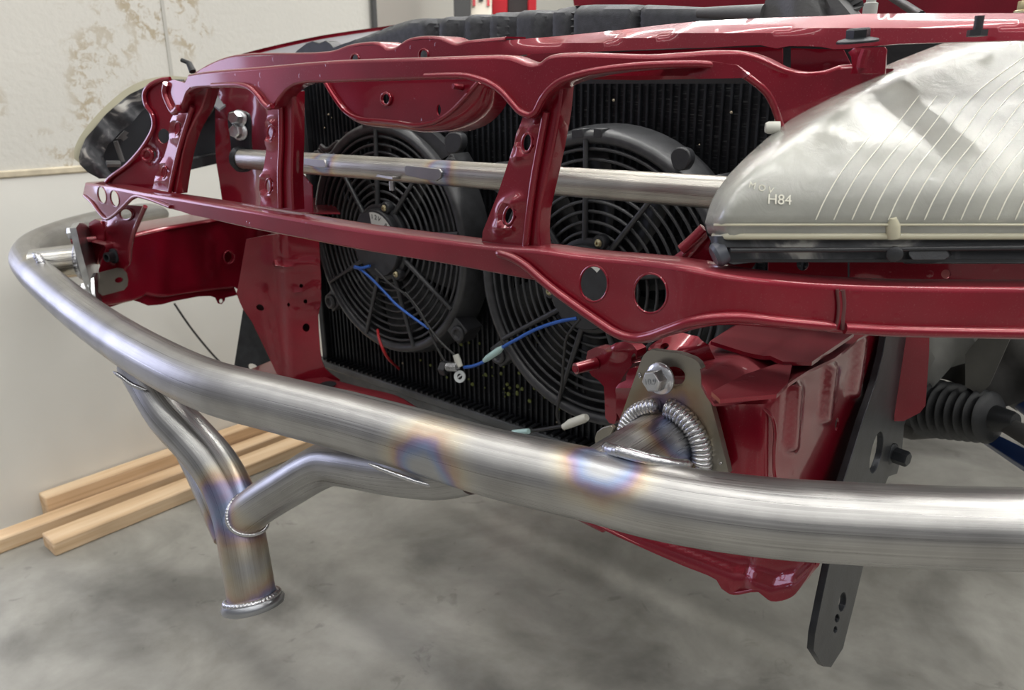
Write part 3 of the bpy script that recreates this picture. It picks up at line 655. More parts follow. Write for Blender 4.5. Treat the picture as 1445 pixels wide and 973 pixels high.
# rail-end gusset with round hole, nut and stud
SG = curtain([(-1.35, .462), (-1.02, .478)])
m = MB(); m.sheet([(134, 330), (138, 314), (146, 308), (152, 309), (165, 300), (180, 289), (207, 291), (203, 300), (196, 316), (190, 330), (186, 345), (183, 372), (176, 382), (148, 384), (140, 372)], SG, .0018, [ell(178, 302, 9, 8, 15, 18)], step=6,
                  relief=lambda x, y: .008*math.exp(-(((x-158)/7)**2+((y-322)/8)**2))+.004*math.exp(-(((x-165)/13)**2+((y-360)/15)**2)))
g_ = m.build('rail_end_gusset', RED, body, ang=45)
m = MB(); m.tube([SG(*p)*.995 for p in crom([(205, 291), (199, 304), (192, 320), (187, 334), (184, 348), (183, 368)], 4)], .003, 8); m.loop_lip(ell(178, 302, 9, 8, 15), SG, .0014, .003); m.build('edge_bead', RED, g_)
m = MB(); c = SG(165, 360); m.lathe(c+np.array([0, -.002, 0]), (.3, -1, 0), [(0.011, 0), (.011, .005), (.0075, .006), (.007, .016), (.0045, .016), (.0042, .006)], 24); m.build('weld_nut', BLACKM, g_)
m = MB(); m.sheet([(124, 324), (126, 314), (134, 309), (142, 312), (147, 324), (146, 345), (141, 352), (137, 372), (133, 374), (130, 348)], curtain([(-1.6, .475), (-1.0, .460)]), .008, step=5); c = curtain([(-1.6, .475), (-1.0, .460)])(136, 337)
m.tube([c, c+np.array([-.012, -.032, 0])], .0045, 12); m.build('locating_bracket', RED, g_)
# --- far column and bottom crossmember
SCo = plane((-1.0, .66, -.3), (-.7, .74, .12))
col_ = [(334, 404), (331, 417), (336, 430), (341, 440), (353, 457), (370, 492), (388, 530), (430, 560), (470, 575), (480, 536), (468, 528), (459, 520), (454, 508), (452, 495), (450, 470), (449, 445), (452, 432), (453, 423), (453, 395), (452, 370), (450, 338), (400, 330), (345, 340)]
def rel_col(x, y):
    r = -.010/(1+math.exp((x-(398+.05*(y-400)))/2.2))
    if 373 < y < 378 and x > 384: r += .003
    for yy, xa in ((375, 386), (412, 406), (440, 414)):
        if x > xa: r += .0045*math.exp(-((y-(yy-(x-xa)*.12))/2.2)**2)
    r += .004*math.exp(-((x-(366+.22*(y-400)))/4)**2) if y > 408 else 0
    return r
m = MB(); m.sheet(col_, SCo, .0018, [ell(432, 462, 5, 6, 0, 16), ell(425, 403, 2.6, 3, 0, 10), ell(431, 425, 2.8, 3.2, 0, 10), ell(407, 430, 2.2, 3, 0, 10), ell(365, 437, 6, 4.5, 20, 12)], step=6, relief=rel_col)
m.build('radiator_support_column', RED, body, ang=40)
m = MB(); dk = MB(); dk.sheet([(350, 395), (445, 380), (445, 480), (400, 480), (352, 445)], plane((-1.0, .685, -.3), (-.7, .74, .12)), .002, step=25); dk.build('column_shade_backing', simple('shaded_red_inside', (.03, .003, .005), .6), body)  # darker red sheet painted as the shade seen through the column holes
# bottom crossmember: top surface slopes forward from under the radiator, joining far column to near corner
cmA = [(388, 500), (430, 512), (470, 528), (484, 536), (514, 545), (560, 556), (600, 576), (700, 640), (850, 720), (960, 780)]
cmB = [(360, 520), (400, 548), (440, 566), (470, 580), (520, 606), (580, 640), (680, 700), (840, 742), (910, 775), (1010, 820)]
zA = -.43
ra = [atZ(-.425)(*p) for p in [(388, 505), (430, 518), (460, 530), (484, 537), (514, 545), (560, 556), (604, 581)]]
farA = ra[0]; 
m = MB()
top = crom(ra+[atZ(-.415)(690, 615), atZ(-.408)(790, 660), atZ(-.40)(880, 700)], 4); vs = []; fs = []; path = top
for i_, p in enumerate(path):
    k_ = min(1, i_/16.0); w1 = .075*(1-k_)+.03*k_; h1 = .05*(1-k_)+.028*k_
    vs += [p, p+np.array([0, -.02, -.002]), p+np.array([0, -w1, -.008]), p+np.array([0, -w1-.008, -h1]), p+np.array([0, -.01, -h1-.005])]
for i in range(len(path)-1):
    for j in range(5): fs.append((i*5+j, i*5+(j+1) % 5, i*5+5+(j+1) % 5, i*5+5+j))
fs += [(4, 3, 2, 1, 0), tuple((len(path)-1)*5+j for j in range(5))]
m.add(vs, fs); m.build('bottom_crossmember', RED, body, ang=40, bevel=.004)
m = MB(); c = atZ(-.4262)(463, 543); m.lathe(c+np.array([0, 0, .0012]), (0, 0, 1), [(.013, 0), (.013, .0008), (0, .0008)], 24); m.build('drain_hole_disc', DARK, body)  # black disc painted as the dark inside of the hole

# --- near frame rail
XS = -.157
SN = curtain([(-.30, .487), (-.247, .493), (-.205, .500), (-.1925, .508), (-.189, .53), (-.184, .62), (-.178, .9)])
side = [(1000, 578), (1010, 562), (1044, 562), (1098, 558), (1113, 544), (1143, 521), (1177, 505), (1212, 472), (1235, 458), (1275, 455), (1262, 475), (1249, 472), (1234, 546), (1214, 598), (1197, 650), (1187, 675), (1175, 720), (1160, 760), (1150, 796), (1136, 818), (1060, 820), (1010, 760), (1000, 660)]
side = [(1005, 575), (1012, 562), (1044, 561), (1098, 558), (1113, 544), (1143, 521), (1177, 505), (1212, 472), (1220, 460), (1256, 460), (1249, 480), (1234, 546), (1214, 598), (1197, 650), (1187, 675), (1172, 730), (1150, 796), (1120, 836), (1090, 842), (1070, 780), (1020, 700)]
def beadf(x, y, x0, y0, x1, y1, w_, h_):
    dx, dy = x1-x0, y1-y0; L = math.hypot(dx, dy); t_ = ((x-x0)*dx+(y-y0)*dy)/L; d_ = abs((x-x0)*dy-(y-y0)*dx)/L
    e = max(0, -t_, t_-L); return h_/(1+math.exp((math.hypot(d_, e)-w_)/1.2))
def rel_near(x, y):
    r = beadf(x, y, 1122, 545, 1116, 628, 7, .0045)+beadf(x, y, 1172, 520, 1164, 590, 6, .0045)+beadf(x, y, 1214, 478, 1205, 555, 6, .0045)
    r += .0025*math.exp(-(((x-1198)/5)**2+((y-548)/13)**2))
    if x < 1086 and y > 563: r += .004/(1+math.exp((x-1082)/3.0))
    if y > 700: r += .003*math.exp(-((x-(1100))/8)**2)
    return r
m = MB(); m.sheet(side, SN, .0018, [ell(1181, 598, 2.6, 9, 8, 12)], step=5, relief=rel_near)
nr_ = m.build('frame_rail', RED, body, ang=35)
m = MB(); P = crom([(1013, 567), (1046, 564), (1062, 570), (1078, 583), (1084, 600), (1083, 640), (1084, 665), (1090, 690)], 5); m.tube([SN(*p)+np.array([.005, 0, 0]) for p in P], .0014, 8)
for q in ((1038, 590), (1033, 660)): pass
m.tube([SN(*p)+np.array([.0062, 0, 0]) for p in crom([(1040, 575), (1043, 600), (1041, 640), (1052, 668)], 4)], .0018, 8); m.build('edge_bead', RED, nr_)
zt = -.187
SZ = atZ(zt)
m = MB(); m.sheet([(985, 500), (1003, 478), (1050, 450), (1090, 452), (1180, 460), (1240, 458), (1212, 473), (1177, 506), (1143, 522), (1113, 545), (1098, 560), (1044, 563), (1008, 563), (990, 545)], SZ, .002, step=9,
                  relief=lambda x, y: .003*math.sin((x+2.2*y)/26)); nt_ = m.build('rail_top', RED, body, ang=40)
m = MB(); SZ2 = atZ(zt+.006); m.sheet([(1003, 481), (1050, 452), (1080, 454), (1145, 462), (1205, 470), (1146, 510), (1105, 510), (1050, 496)], SZ2, .003, step=9, relief=lambda x, y: .002*math.exp(-((x-1110+(y-490)*1.5)/12)**2))
m.sheet([(1004, 552), (1050, 528), (1105, 510), (1118, 514), (1112, 540), (1096, 556), (1048, 560), (1016, 563)], atZ(zt+.004), .003, step=8); m.build('overlap_plate', RED, nt_)
# rail-end dome behind the mounting plate
m = MB()
m.sheet([(900, 600), (905, 540), (915, 500), (925, 484), (940, 474), (965, 467), (990, 472), (1005, 484), (1011, 505), (1024, 524), (1030, 545), (1020, 560), (1010, 580), (1005, 620), (940, 625)], atY(.512), .004, [ell(951, 482, 6.5, 3.5, 0, 14)], step=6,
        relief=lambda x, y: .020*max(0, 1-((x-962)/52)**2)*max(0, min(1, (y-462)/26))*(1 if y < 520 else max(0, 1-(y-520)/30)), rel_dir=(0, -1, 0)); m.build('rail_end_cap', RED, body, ang=50)
m = MB(); mX = MB(); mX.sheet([(1011, 575), (1014, 566), (1050, 565), (1066, 574), (1078, 588), (1078, 660), (1070, 700), (1022, 700), (1008, 640)], plane((-.18, .455, -.2), (-.652, .758, 0)), .004, step=8); 0
# near locating bracket with stud, beside the mounting plate
SB = plane((-.285, .50, -.2), (.15, 1, 0))
m = MB(); m.sheet([(827, 506), (829, 495), (841, 489.5), (856, 493), (864, 487), (872, 482.5), (882, 481), (893, 486), (899, 494), (898, 505), (890, 517), (880, 530), (872, 545), (870, 560), (870, 590), (867, 598), (860, 597), (854, 589), (853, 560), (852, 545), (844, 536), (835, 530), (828, 519)], SB, .012, [ell(894, 506, 3.2, 8, 8, 12)], step=5,
        relief=lambda x, y: .006*math.exp(-((x-872)/12)**2-((y-492)/10)**2)); lb = m.build('locating_bracket', RED, body, ang=50, bevel=.003)
m = MB(); c = SB(841, 512); m.tube([c, SB(812, 520)*.955], [.0052, .0048], 16); m.tube([SB(813, 519.8)*.956, SB(811, 520.2)*.952], [.003, .003], 12); m.build('stud', RED, lb)
m = MB(); m.sheet([(869, 580), (870, 552), (876, 540), (884, 536), (884, 528), (888, 520), (898, 518), (906, 522), (900, 560), (880, 600)], plane((-.28, .49, -.2), (.1, 1, 0)), .01, step=5, relief=lambda x, y: .004*math.exp(-((y-545)/7)**2)); m.build('rail_end_lug', RED, body, ang=50)
# lower front corner below the bumper tube
SFb = plane((-.24, .50, -.36), (.10, 1, 0))
m = MB(); lowp = [(838, 741), (870, 757), (909, 774), (964, 798), (1000, 812), (1011, 818), (1018, 830), (1028, 837), (1040, 839), (1055, 836), (1070, 835), (1080, 843), (1088, 848), (1102, 846), (1117, 842), (1134, 822), (1150, 797), (1158, 770), (1165, 700), (1000, 690), (860, 690)]
def rel_lc(x, y):
    yl = np.interp(x, [840, 909, 1011, 1040, 1088, 1117, 1150], [738, 762, 802, 812, 828, 822, 790]); return -.010/(1+math.exp((y-yl+3)/4.0))-.004*math.exp(-((x-1046)/9)**2)/(1+math.exp((770-y)/4))
m.sheet(lowp, SFb, .003, step=4.5, relief=rel_lc, rel_dir=(0, -1, 0)); m.build('rail_lower_corner', RED, body, ang=40)
m = MB(); m.flange([(838, 741), (909, 774), (964, 798), (1011, 818), (1028, 837), (1040, 839), (1070, 835), (1088, 848), (1117, 842), (1134, 822), (1150, 797)], SFb, (0, 1, .2), .06, .002, .002, smooth=4, flip=False); m.build('corner_flange', RED, body)

# --- strip of inner panel seen between headlight and lower rail
SQ = plane((-.12, .60, -.10), (-.652, .758, 0))
m = MB(); m.sheet([(1085, 360), (1196, 360), (1196, 410), (1083, 410)], SQ, .0016, [ell(1133, 372, 9, 10, 0, 16)], step=14); m.sheet([(1200, 355), (1600, 352), (1600, 412), (1200, 410)], plane((-.12, .62, -.10), (-.652, .758, 0)), .0016, [ell(1335, 386.5, 7, 6.5, 0, 16)], step=18,
                  relief=lambda x, y: .004*math.exp(-((x-1230)/4)**2)); m.build('lamp_tray_panel', RED, body)
m = MB(); m.sheet(ell(1335, 386.5, 7.5, 7), plane((-.12, .64, -.10), (-.652, .758, 0)), .002, step=5); m.build('tray_plug', simple('pink_plug', (.50, .22, .22), .5), body)
# arm bracket running up beneath the lamp tip
SA = plane((-.235, .47, -.09), (-.35, .93, 0))
m = MB(); m.sheet([(928, 374), (930, 364), (952, 360), (966, 349), (981, 333), (994, 320), (1006, 332), (1000, 348), (1006, 366), (1030, 372), (1068, 368), (1063, 376), (1050, 390), (1010, 385), (960, 380)], SA, .002, step=6,
                  relief=lambda x, y: .006*math.exp(-(((x-975)+(y-345)*.9)/9)**2)); m.tube([SA(*p)*.993 for p in crom([(962, 352), (978, 338), (994, 322)], 5)], .004, 10); m.build('lamp_bracket', RED, body, ang=50)
# fender edge, hood above and inner wing
def quadstrip(m, A, B, off):
    n = len(A); V_ = list(A)+list(B); V_ += [np.array(p)+np.array(off) for p in V_]
    F_ = [(i, i+1, n+i+1, n+i) for i in range(n-1)]; F_ += [(2*n+i, 3*n+i, 3*n+i+1, 2*n+i+1) for i in range(n-1)]
    for a, b_ in ((0, 0), (n, n)):
        F_ += [(a+i, a+i+1, 2*n+a+i+1, 2*n+a+i) for i in range(n-1)]
    F_ += [(0, n, 3*n, 2*n), (n-1, 2*n-1, 4*n-1, 3*n-1)]; m.add(V_, F_)
SFn = atX(-1.22)
A_ = [SFn(*p) for p in crom([(262, 112), (280, 100), (300, 89), (338, 77), (380, 66), (449, 51), (500, 43), (540, 37.5), (590, 30)], 4)]
B_ = [a+np.array([-.03, 0, -.012]) for a in A_]; C_ = [a+np.array([.0, .0, -.006]) for a in A_]
m = MB(); quadstrip(m, A_, B_, (0, 0, -.004)); quadstrip(m, A_, C_, (-.003, 0, 0)); m.build('fender_edge', RED, body, ang=50)
m = MB(); D_ = [a+np.array([.09, 0, -.045]) for a in A_]; quadstrip(m, C_, D_, (0, 0, -.003)); m.build('inner_wing', simple('grey_inner_wing', (.16, .16, .17), .5), body)
m = MB(); SH = atY(1.25); m.sheet([(800, -60), (810, 8), (900, 12), (1100, 25), (1400, 30), (1700, 30), (1900, -60), (1700, -400), (1200, -420)], SH, .02, step=60); m.build('raised_hood_edge', RED, body)
m = MB(); m.prism([(-1.2, .87, -.0), (.15, .87, -.0), (.3, 2.6, .0), (-1.2, 2.6, .0)], (0, 0, -.02)); m.build('engine_bay_shade_slab', DARK, body)  # unseen slab added in the engine bay to block lamps and shade the floor
m = MB(); c = atY(.75)(1228, 12); m.tube([c+np.array([0, 0, -.03]), c+np.array([0, 0, .004]), c+np.array([0, 0, .005]), c+np.array([0, 0, .03])], [.006, .006, .004, .004], 16); m.build('fluid_fitting', GREYSTRUCT, body)
m = MB(); m.tube([atY(.9)(1250, -10), atY(.8)(1300, 22)], .004, 10); m.build('prop_rod', BLACKM, body)
m = MB(); m.bolt(atY(.62)(1443, 17), (0, 0, 1), .0035, .006); m.build('fender_bolt', GOLD, body)
m = MB(); P = atY(.58)(272, 101); m.tube([P, P+np.array([-.008, 0, .012])], [.005, .004], 10); m.tube([P+np.array([-.008, 0, .012]), P+np.array([-.018, -.005, .016])], .003, 8); m.build('rubber_stop', RUBBER, body)
# ================================================================ TUBE BUMPER (bare steel)
def wp(p): return tuple(float(a) for a in car2w(p))
w_stub = dep(850, 655, .505); w_brace = dep(600, 672, .57); w_far = dep(62, 372, 1.17)
MAINST = steel('bare_tube_steel', (.37, .362, .35), .33, [(wp(w_stub), .040), (wp(w_brace), .046), (wp(w_far), .035), (wp(dep(175, 530, .86)), .035)])
STUBST = steel('heat_tinted_stub_steel', (.42, .405, .39), .30, [(wp(dep(960, 610, .56)), .035)], 200)
FARST = steel('far_stub_steel', (.5, .49, .46), .26, [(wp(dep(98, 372, 1.17)), .028)], 200)
LEGST = steel('brace_tube_steel', (.34, .335, .325), .33, [(wp(dep(334, 725, .80)), .060), (wp(dep(357, 850, .80)), .050)], 140)
PLATEST = plate_mat('mounting_plate_steel', [(wp(dep(915, 600, .56)), .055)])
bum = empty('tube_bumper', car2w((-.7, .35, -.6)), 'bare steel tube bumper bar with hanging foot bolted to the frame rails', 'bumper')
def zc(px, py, z=-.255): return atZ(z)(px, py)
main = [dep(1900, 800, .62), dep(1650, 755, .50), zc(1520, 748), zc(1400, 745.5), zc(1300, 742.5), zc(1200, 737.5), zc(1100, 731), zc(1000, 719), zc(920, 705), zc(840, 685), zc(700, 653.5), zc(600, 625), zc(500, 597), zc(400, 572), zc(300, 546), zc(220, 509), zc(135, 455.5), dep(80, 412, 1.07), dep(48, 382, 1.17), dep(38, 363, 1.26), dep(50, 347, 1.34), dep(80, 333, 1.42), dep(125, 319, 1.52), dep(190, 305, 1.66), dep(260, 297, 1.82)]
m = MB(); m.tube(main, .0254, 48, sub=7); m.build('main_tube', MAINST, bum, ang=60)
def bead(path, r, amp=.2, pitch=.0034, mat=WELD, parent=bum, name='weld_bead', closed=False):
    P = crom(path, 12, closed); Q = [P[0]]; L = 0; out = []; rr = []
    seg = pitch/4
    pts = [P[0]]
    for i in range(1, len(P)):
        a, b_ = P[i-1], P[i]; d_ = np.linalg.norm(b_-a); k = max(1, int(d_/seg))
        for j in range(1, k+1): pts.append(a+(b_-a)*j/k)
    s_ = 0
    for i, p in enumerate(pts):
        if i: s_ += np.linalg.norm(p-pts[i-1])
        f_ = (s_/pitch) % 1; e = 1
        if not closed: e = min(1, .35+.65*min(i, len(pts)-1-i)/6)
        rr.append(r*e*(1-amp+amp*math.sqrt(max(0, 1-(f_*2-1)**2))))
    m = MB(); m.tube(pts, rr, 12, closed=closed); return m.build(name, mat, parent, ang=70)
# near stub: runs straight back from the tube to the plate
sc0 = dep(895, 650, .525); yP = .478
s0 = np.array([-.300, .400, -.252]); s1 = np.array([-.282, yP, -.243])
s1 = atY(yP)(936, 628); s0 = s1+np.array([-.004, -.085, -.004])
m = MB(); m.tube([s0, s1], .0275, 48); m.build('stub_tube', STUBST, bum, ang=60, label='heat-tinted stub tube')
# near mounting plate with slotted hole
SPn = atY(yP)
pl = [(921, 494), (914, 495), (908, 501), (903, 512), (892, 543), (879, 580), (866, 612), (858, 620), (850, 622), (846, 630), (860, 660), (900, 690), (1000, 690), (1028, 668), (1026, 657), (1010, 595), (998, 550), (990, 520), (986, 512), (979, 506), (969, 502), (957, 498)]
m = MB(); m.sheet(pl, SPn, .006, [ell(950, 531, 17, 14, 0, 24)], step=9, tdir=(0, .006/.0015*.0015, 0) and (0, 1, 0)); m.build('mounting_plate', PLATEST, bum, bevel=.0006)
m = MB(); m.sheet([(839, 618), (842, 609), (850, 603), (862, 600), (866, 604), (858, 618), (856, 632), (846, 634), (840, 628)], atY(yP-.008), .004, step=4, tdir=(0, 1, 0)); m.build('plate_tab', PLATEST, bum, bevel=.0006)
def ringpts(c, r, n=40, a0=0, a1=360, ax=None):
    out = []
    for i in range(n):
        a = math.radians(a0+(a1-a0)*i/(n-1)); out.append(np.array(c)+np.array([math.cos(a)*r, 0, math.sin(a)*r]))
    return out
wc = s1+np.array([0, -.004, 0])
bead(ringpts(wc, .0325, 14, 95, 200), .0065)
bead(ringpts(wc+np.array([.001, 0, 0]), .0335, 14, 88, -8), .0078)
bead(ringpts(wc+np.array([.003, -.001, 0]), .034, 10, 0, -48), .0065)
sb = [dep(x, y, d) for x, y, d in ((853, 628, .535), (862, 634, .522), (880, 638, .512), (905, 645, .507), (930, 651, .506), (958, 656, .512), (975, 655, .524))]
bead(sb, .0045, .15)
m = MB(); m.bolt(SPn(935, 532)*.992+np.array([0, -.003, 0]), (-.08, -1, .05), .0085, .0115, .0122, rot=.25); bo = m.build('bolt', ZINC, bum, bevel=.0003, label='zinc hex flange bolt')
cB = SPn(935, 532)*.992+np.array([0, -.003, 0])+np.array([-.08, -1, .05])*.0132
text_on('head_marking', '10.9', simple('stamped_zinc', (.45, .46, .47), .35, metal=.9), bo, cB, (1, -.1, .25), (-.2, 0, 1), .0062)
m = MB()
for (x, y, r) in ((902.5, 528, .0016), (904, 531, .0014), (922.5, 551, .0013), (1017, 653, .0012)): m.lathe(SPn(x, y)*.999, (0, -1, 0), [(r, -.0005), (r, .0005), (r*.6, .0014), (0, .0016)], 12)
m.build('spatter', WELD, bum)
# far stub, plate and side tab
f1 = dep(122, 366, 1.17); f0 = dep(50, 374, 1.165)
m = MB(); m.tube([f0, f1], .0245, 40); m.build('stub_tube', FARST, bum, ang=60, label='heat-tinted stub tube')
fc = f0*.93+f1*.07
bead([dep(x, y, d) for x, y, d in ((47, 357, 1.13), (56, 366, 1.12), (61, 378, 1.12), (64, 392, 1.12), (70, 398, 1.12))], .006, .25, .004)
nF = (f1-f0)/np.linalg.norm(f1-f0)
SPf = plane(f1, (nF*.75+np.array([.2, .6, 0])))
m = MB(); m.sheet([(98, 322), (103, 315), (110, 314), (116, 320), (122, 342), (128, 366), (134, 384), (137, 402), (136, 420), (131, 429), (126, 424), (120, 405), (112, 378), (104, 348)], SPf, .008, step=6, tdir=(.3, 1, 0)); m.build('mounting_plate', ZINC, bum, bevel=.0008)
m = MB(); m.sheet([(128, 392), (132, 385), (139, 386), (142, 398), (142, 418), (138, 432), (132, 428), (129, 412)], plane(f1+np.array([.03, .0, 0]), (nF*.75+np.array([.2, .6, 0]))), .004, step=5, tdir=(.3, 1, 0)); m.build('washer_plate', ZINC, bum)
ST_ = atX(-1.172); m = MB(); m.sheet([(140, 385), (166, 378), (174, 379), (179, 385), (181, 395), (180, 403), (175, 409), (145, 417), (139, 412)], ST_, .003, [ell(168, 395, 6, 4, -10, 14)], step=5); m.build('side_tab', PLATEST, bum, bevel=.0005, label='bare steel side tab with a slot')
m = MB(); m.bolt(dep(110, 328, 1.155), -nF+np.array([0, -.3, 0]), .0095, .012, .012); m.build('bolt', ZINC, bum); m = MB(); m.bolt(dep(129, 406, 1.15), -nF+np.array([0, -.3, 0]), .0095, .012, .012); m.build('bolt', ZINC, bum)
bead([f1+(-nF)*.004+np.cross(nF, [0, 0, 1])*math.cos(a)*.027+np.array([0, 0, 1])*math.sin(a)*.027 for a in [math.radians(x) for x in range(0, 360, 30)]], .005, .2, .004, closed=True)
# hanging foot: bent tube, second tube behind, brace, flange
bt = [(196, 512, .90), (212, 540, .885), (240, 585, .855), (275, 623, .835), (302, 655, .82), (322, 690, .81), (334, 725, .805), (343, 770, .80), (357, 850, .80)]
m = MB(); m.tube([dep(*p) for p in bt], .0246, 44, sub=7); m.build('bent_leg_tube', LEGST, bum, ang=60)
bt2 = [(232, 545, .95), (246, 580, .93), (270, 625, .90), (292, 668, .87), (312, 712, .84), (330, 752, .825)]
m = MB(); m.tube([dep(*p) for p in bt2], .0215, 36, sub=6); m.build('rear_leg_tube', LEGST, bum, ang=60)
br = [(338, 735, .80), (365, 712, .775), (415, 680, .74), (445, 662, .722), (468, 653, .705), (498, 655, .68), (550, 663, .645), (620, 667, .605), (665, 664, .585)]
m = MB(); m.tube([dep(*p) for p in br], [.0212]*8+[.018, .008][:len(br)-8], 40, sub=7); m.build('brace_tube', LEGST, bum, ang=60)
Lf = dep(357, 850, .80); La = dep(343, 770, .80)-Lf; La /= np.linalg.norm(La)
m = MB(); m.lathe(Lf, La, [(0, -.006), (.0285, -.006), (.0315, -.004), (.0325, .001), (.0305, .0045), (0, .0045)], 56); m.build('foot_flange', BLACKM if False else steel('flange_steel', (.33, .34, .36), .3, (), 30), bum, ang=50)
u_ = np.cross(La, [0, 1, 0]); u_ /= np.linalg.norm(u_); v_ = np.cross(La, u_)
bead([Lf+La*.0050+(u_*math.cos(a)+v_*math.sin(a))*.0262 for a in [math.radians(x) for x in range(0, 360, 20)]], .0042, .22, .0036, closed=True)
# weld where the brace meets the leg and under the main tube
j = dep(338, 735, .80); bd = dep(415, 680, .74)-j; bd /= np.linalg.norm(bd); u2 = np.cross(bd, [0, 0, 1]); u2 /= np.linalg.norm(u2); v2 = np.cross(bd, u2)
bead([j+bd*(.0225-.008*math.cos(a)**2)+(u2*math.cos(a)+v2*math.sin(a))*.0217 for a in [math.radians(x) for x in range(0, 360, 20)]], .0026, .2, .003, closed=True)
bead([dep(x, y, d) for x, y, d in ((520, 654, .605), (545, 664, .60), (570, 673, .592), (594, 681, .588), (616, 686, .585))], .0020, .2)
bead([dep(x, y, d) for x, y, d in ((160, 524, .86), (172, 532, .855), (188, 543, .85), (207, 550, .845))], .0025, .2)

# ================================================================ CROSS TUBE BRACE
ct = empty('cross_brace_tube', car2w((-.6, .58, -.09)), 'thin bare steel cross tube running in front of the two fans', 'brace bar')
CTST = steel('cross_tube_steel', (.48, .455, .41), .30, [(wp(atY(.57)(621, 242)), .03), (wp(atY(.57)(458, 228)), .03)], 200, .22)
YT = .578
P = [atY(YT)(336, 223.5), atY(YT)(482, 231.5), atY(YT)(650, 249), atY(YT)(1000, 270.5)]
a_, b_ = P[0], P[3]; m = MB(); m.tube([a_, b_+(b_-a_)*.12], .0132, 40); m.build('tube', CTST, ct, ang=60)
SE = plane(P[0]+np.array([.002, .0, 0]), (.92, -.39, 0)); SE = plane(P[0]+np.array([-.0, .006, 0]), (-.3, 1, 0))
m = MB(); m.sheet(crom([(322, 160), (329, 156), (343, 157), (350, 163), (352, 200), (354, 236), (348, 242), (335, 242), (329, 236), (325, 200)], 4, True), SE, .005, step=7); m.build('end_plate', BLACKM, ct, bevel=.0006)
m = MB(); m.bolt(SE(338, 167)*.995, (.5, -1, .1), .0088, .014, .0115); m.build('bolt', ZINC, ct); m = MB(); m.bolt(SE(339, 186)*.995, (.5, -1, .1), .0088, .014, .0115, rot=.7); m.build('bolt', ZINC, ct)
m = MB(); m.lathe(P[0]+np.array([.004, -.001, 0]), (b_-a_), [(.0135, 0), (.0165, .002), (.0150, .006), (.0135, .008)], 24); m.build('weld_bead', BLACKM, ct)
def tab(pts, bolt_at=None):
    m = MB(); S_ = atZ(-.083 if bolt_at else -.086)
    m.sheet(pts, S_, .003, step=6, tdir=(0, 0, -1)); t_ = m.build('mounting_tab', LEGST, ct, bevel=.0004)
    return t_
m = MB(); z1 = (b_-a_)/np.linalg.norm(b_-a_)
def tabat(xa, xb, bolt):
    pa = atY(YT)(xa, 0); 
tA = [atZ(-.0785)(x, y) for x, y in ((520.7, 244.3), (553.6, 249.4), (567, 248.4), (590, 246), (623.5, 241), (617, 237), (572, 238), (543, 241))]
m = MB(); m.prism(tA, (0, 0, -.003)); m.build('mounting_tab', STUBST, ct, bevel=.0004)
m = MB(); m.prism([atY(YT-.0125)(x, y) for x, y in ((573, 236), (576, 233), (622, 238), (626, 243), (624, 251), (618, 255), (596, 252), (575, 247))], (0, -.003, 0)); m.build('weld_gusset', LEGST, ct, bevel=.0006)
cb_ = atZ(-.0785)(552, 243.5); m = MB(); m.lathe(cb_, (0, 0, 1), [(.0085, 0), (.0085, .0012), (.0058, .002), (.0055, .0045), (.003, .006), (0, .0062)], 24); m.tube([cb_+np.array([0, 0, -.004]), cb_+np.array([0, 0, -.02])], .0032, 16); m.build('tab_bolt', ZINC, ct)
m = MB(); m.prism([atZ(-.084)(x, y) for x, y in ((405, 233), (430, 235), (462, 230), (462, 226), (432, 226), (412, 230))], (0, 0, -.003)); m.build('mounting_tab', STUBST, ct, bevel=.0004)
m = MB(); m.prism([atY(YT-.0125)(x, y) for x, y in ((424, 222), (460, 225), (463, 236), (452, 236), (426, 231))], (0, -.003, 0)); m.build('weld_gusset', STUBST, ct, bevel=.0006)

# ================================================================ RADIATOR
rad = empty('radiator', car2w((-.7, .8, -.5)), 'black finned radiator core behind the two electric fans', 'radiator')
x0, x1, z0, z1_ = -1.125, -.235, -.445, .035
m = MB(); m.box(((x0+x1)/2, .812, (z0+z1_)/2), (x1-x0, .05, z1_-z0)); m.build('core', CORE, rad)
m = MB(); n = 88
for i in range(n):
    x = x0+.006+(x1-x0-.012)*i/(n-1); m.box((x, .7855, (z0+z1_)/2), (.0026, .006, z1_-z0-.004))
m.build('cooling_tubes', TUBEF, rad, ang=20)
m = MB(); m.box((x0+.004, .80, (z0+z1_)/2), (.014, .055, z1_-z0)); m.box((x1, .80, (z0+z1_)/2), (.014, .055, z1_-z0)); m.build('side_channel', BLACKM, rad, bevel=.002)
m = MB(); m.box(((x0+x1)/2, .792, z0-.006), (x1-x0+.03, .058, .014)); m.box(((x0+x1)/2, .797, z0-.035), (x1-x0+.0, .05, .046)); m.build('bottom_tank', GREYMET, rad, bevel=.003)
m = MB()
for i in range(70): m.box((x0+.02+i*.0125, .7745, z0-.001), (.004, .02, .012))
m.build('header_tabs', TUBEF, rad)
m = MB()
rs = random.Random(4)
for i in range(70):
    x = -.72+rs.gauss(0, .09); z_ = z0+.03+abs(rs.gauss(0, .06)); q = .001+rs.random()*.0025; m.lathe((x, .7815, z_), (rs.uniform(-.3, .3), -1, rs.uniform(-.3, .3)), [(q, 0), (q*.8, .0012), (0, .0018)], 5+i%3)
m.build('dried_residue', simple('yellow_green_residue', (.13, .15, .035), .7), rad)['kind'] = 'stuff'
m = MB()
for i in range(45):
    x = rs.uniform(x0+.05, x1-.05); z_ = rs.uniform(z0, z1_); q = .0006+rs.random()*.0012; m.lathe((x, .7815, z_), (0, -1, 0), [(q, 0), (q*.7, .001), (0, .0013)], 8)
m.build('caught_grit', simple('sand_grit', (.45, .38, .27), .8), rad)['kind'] = 'stuff'

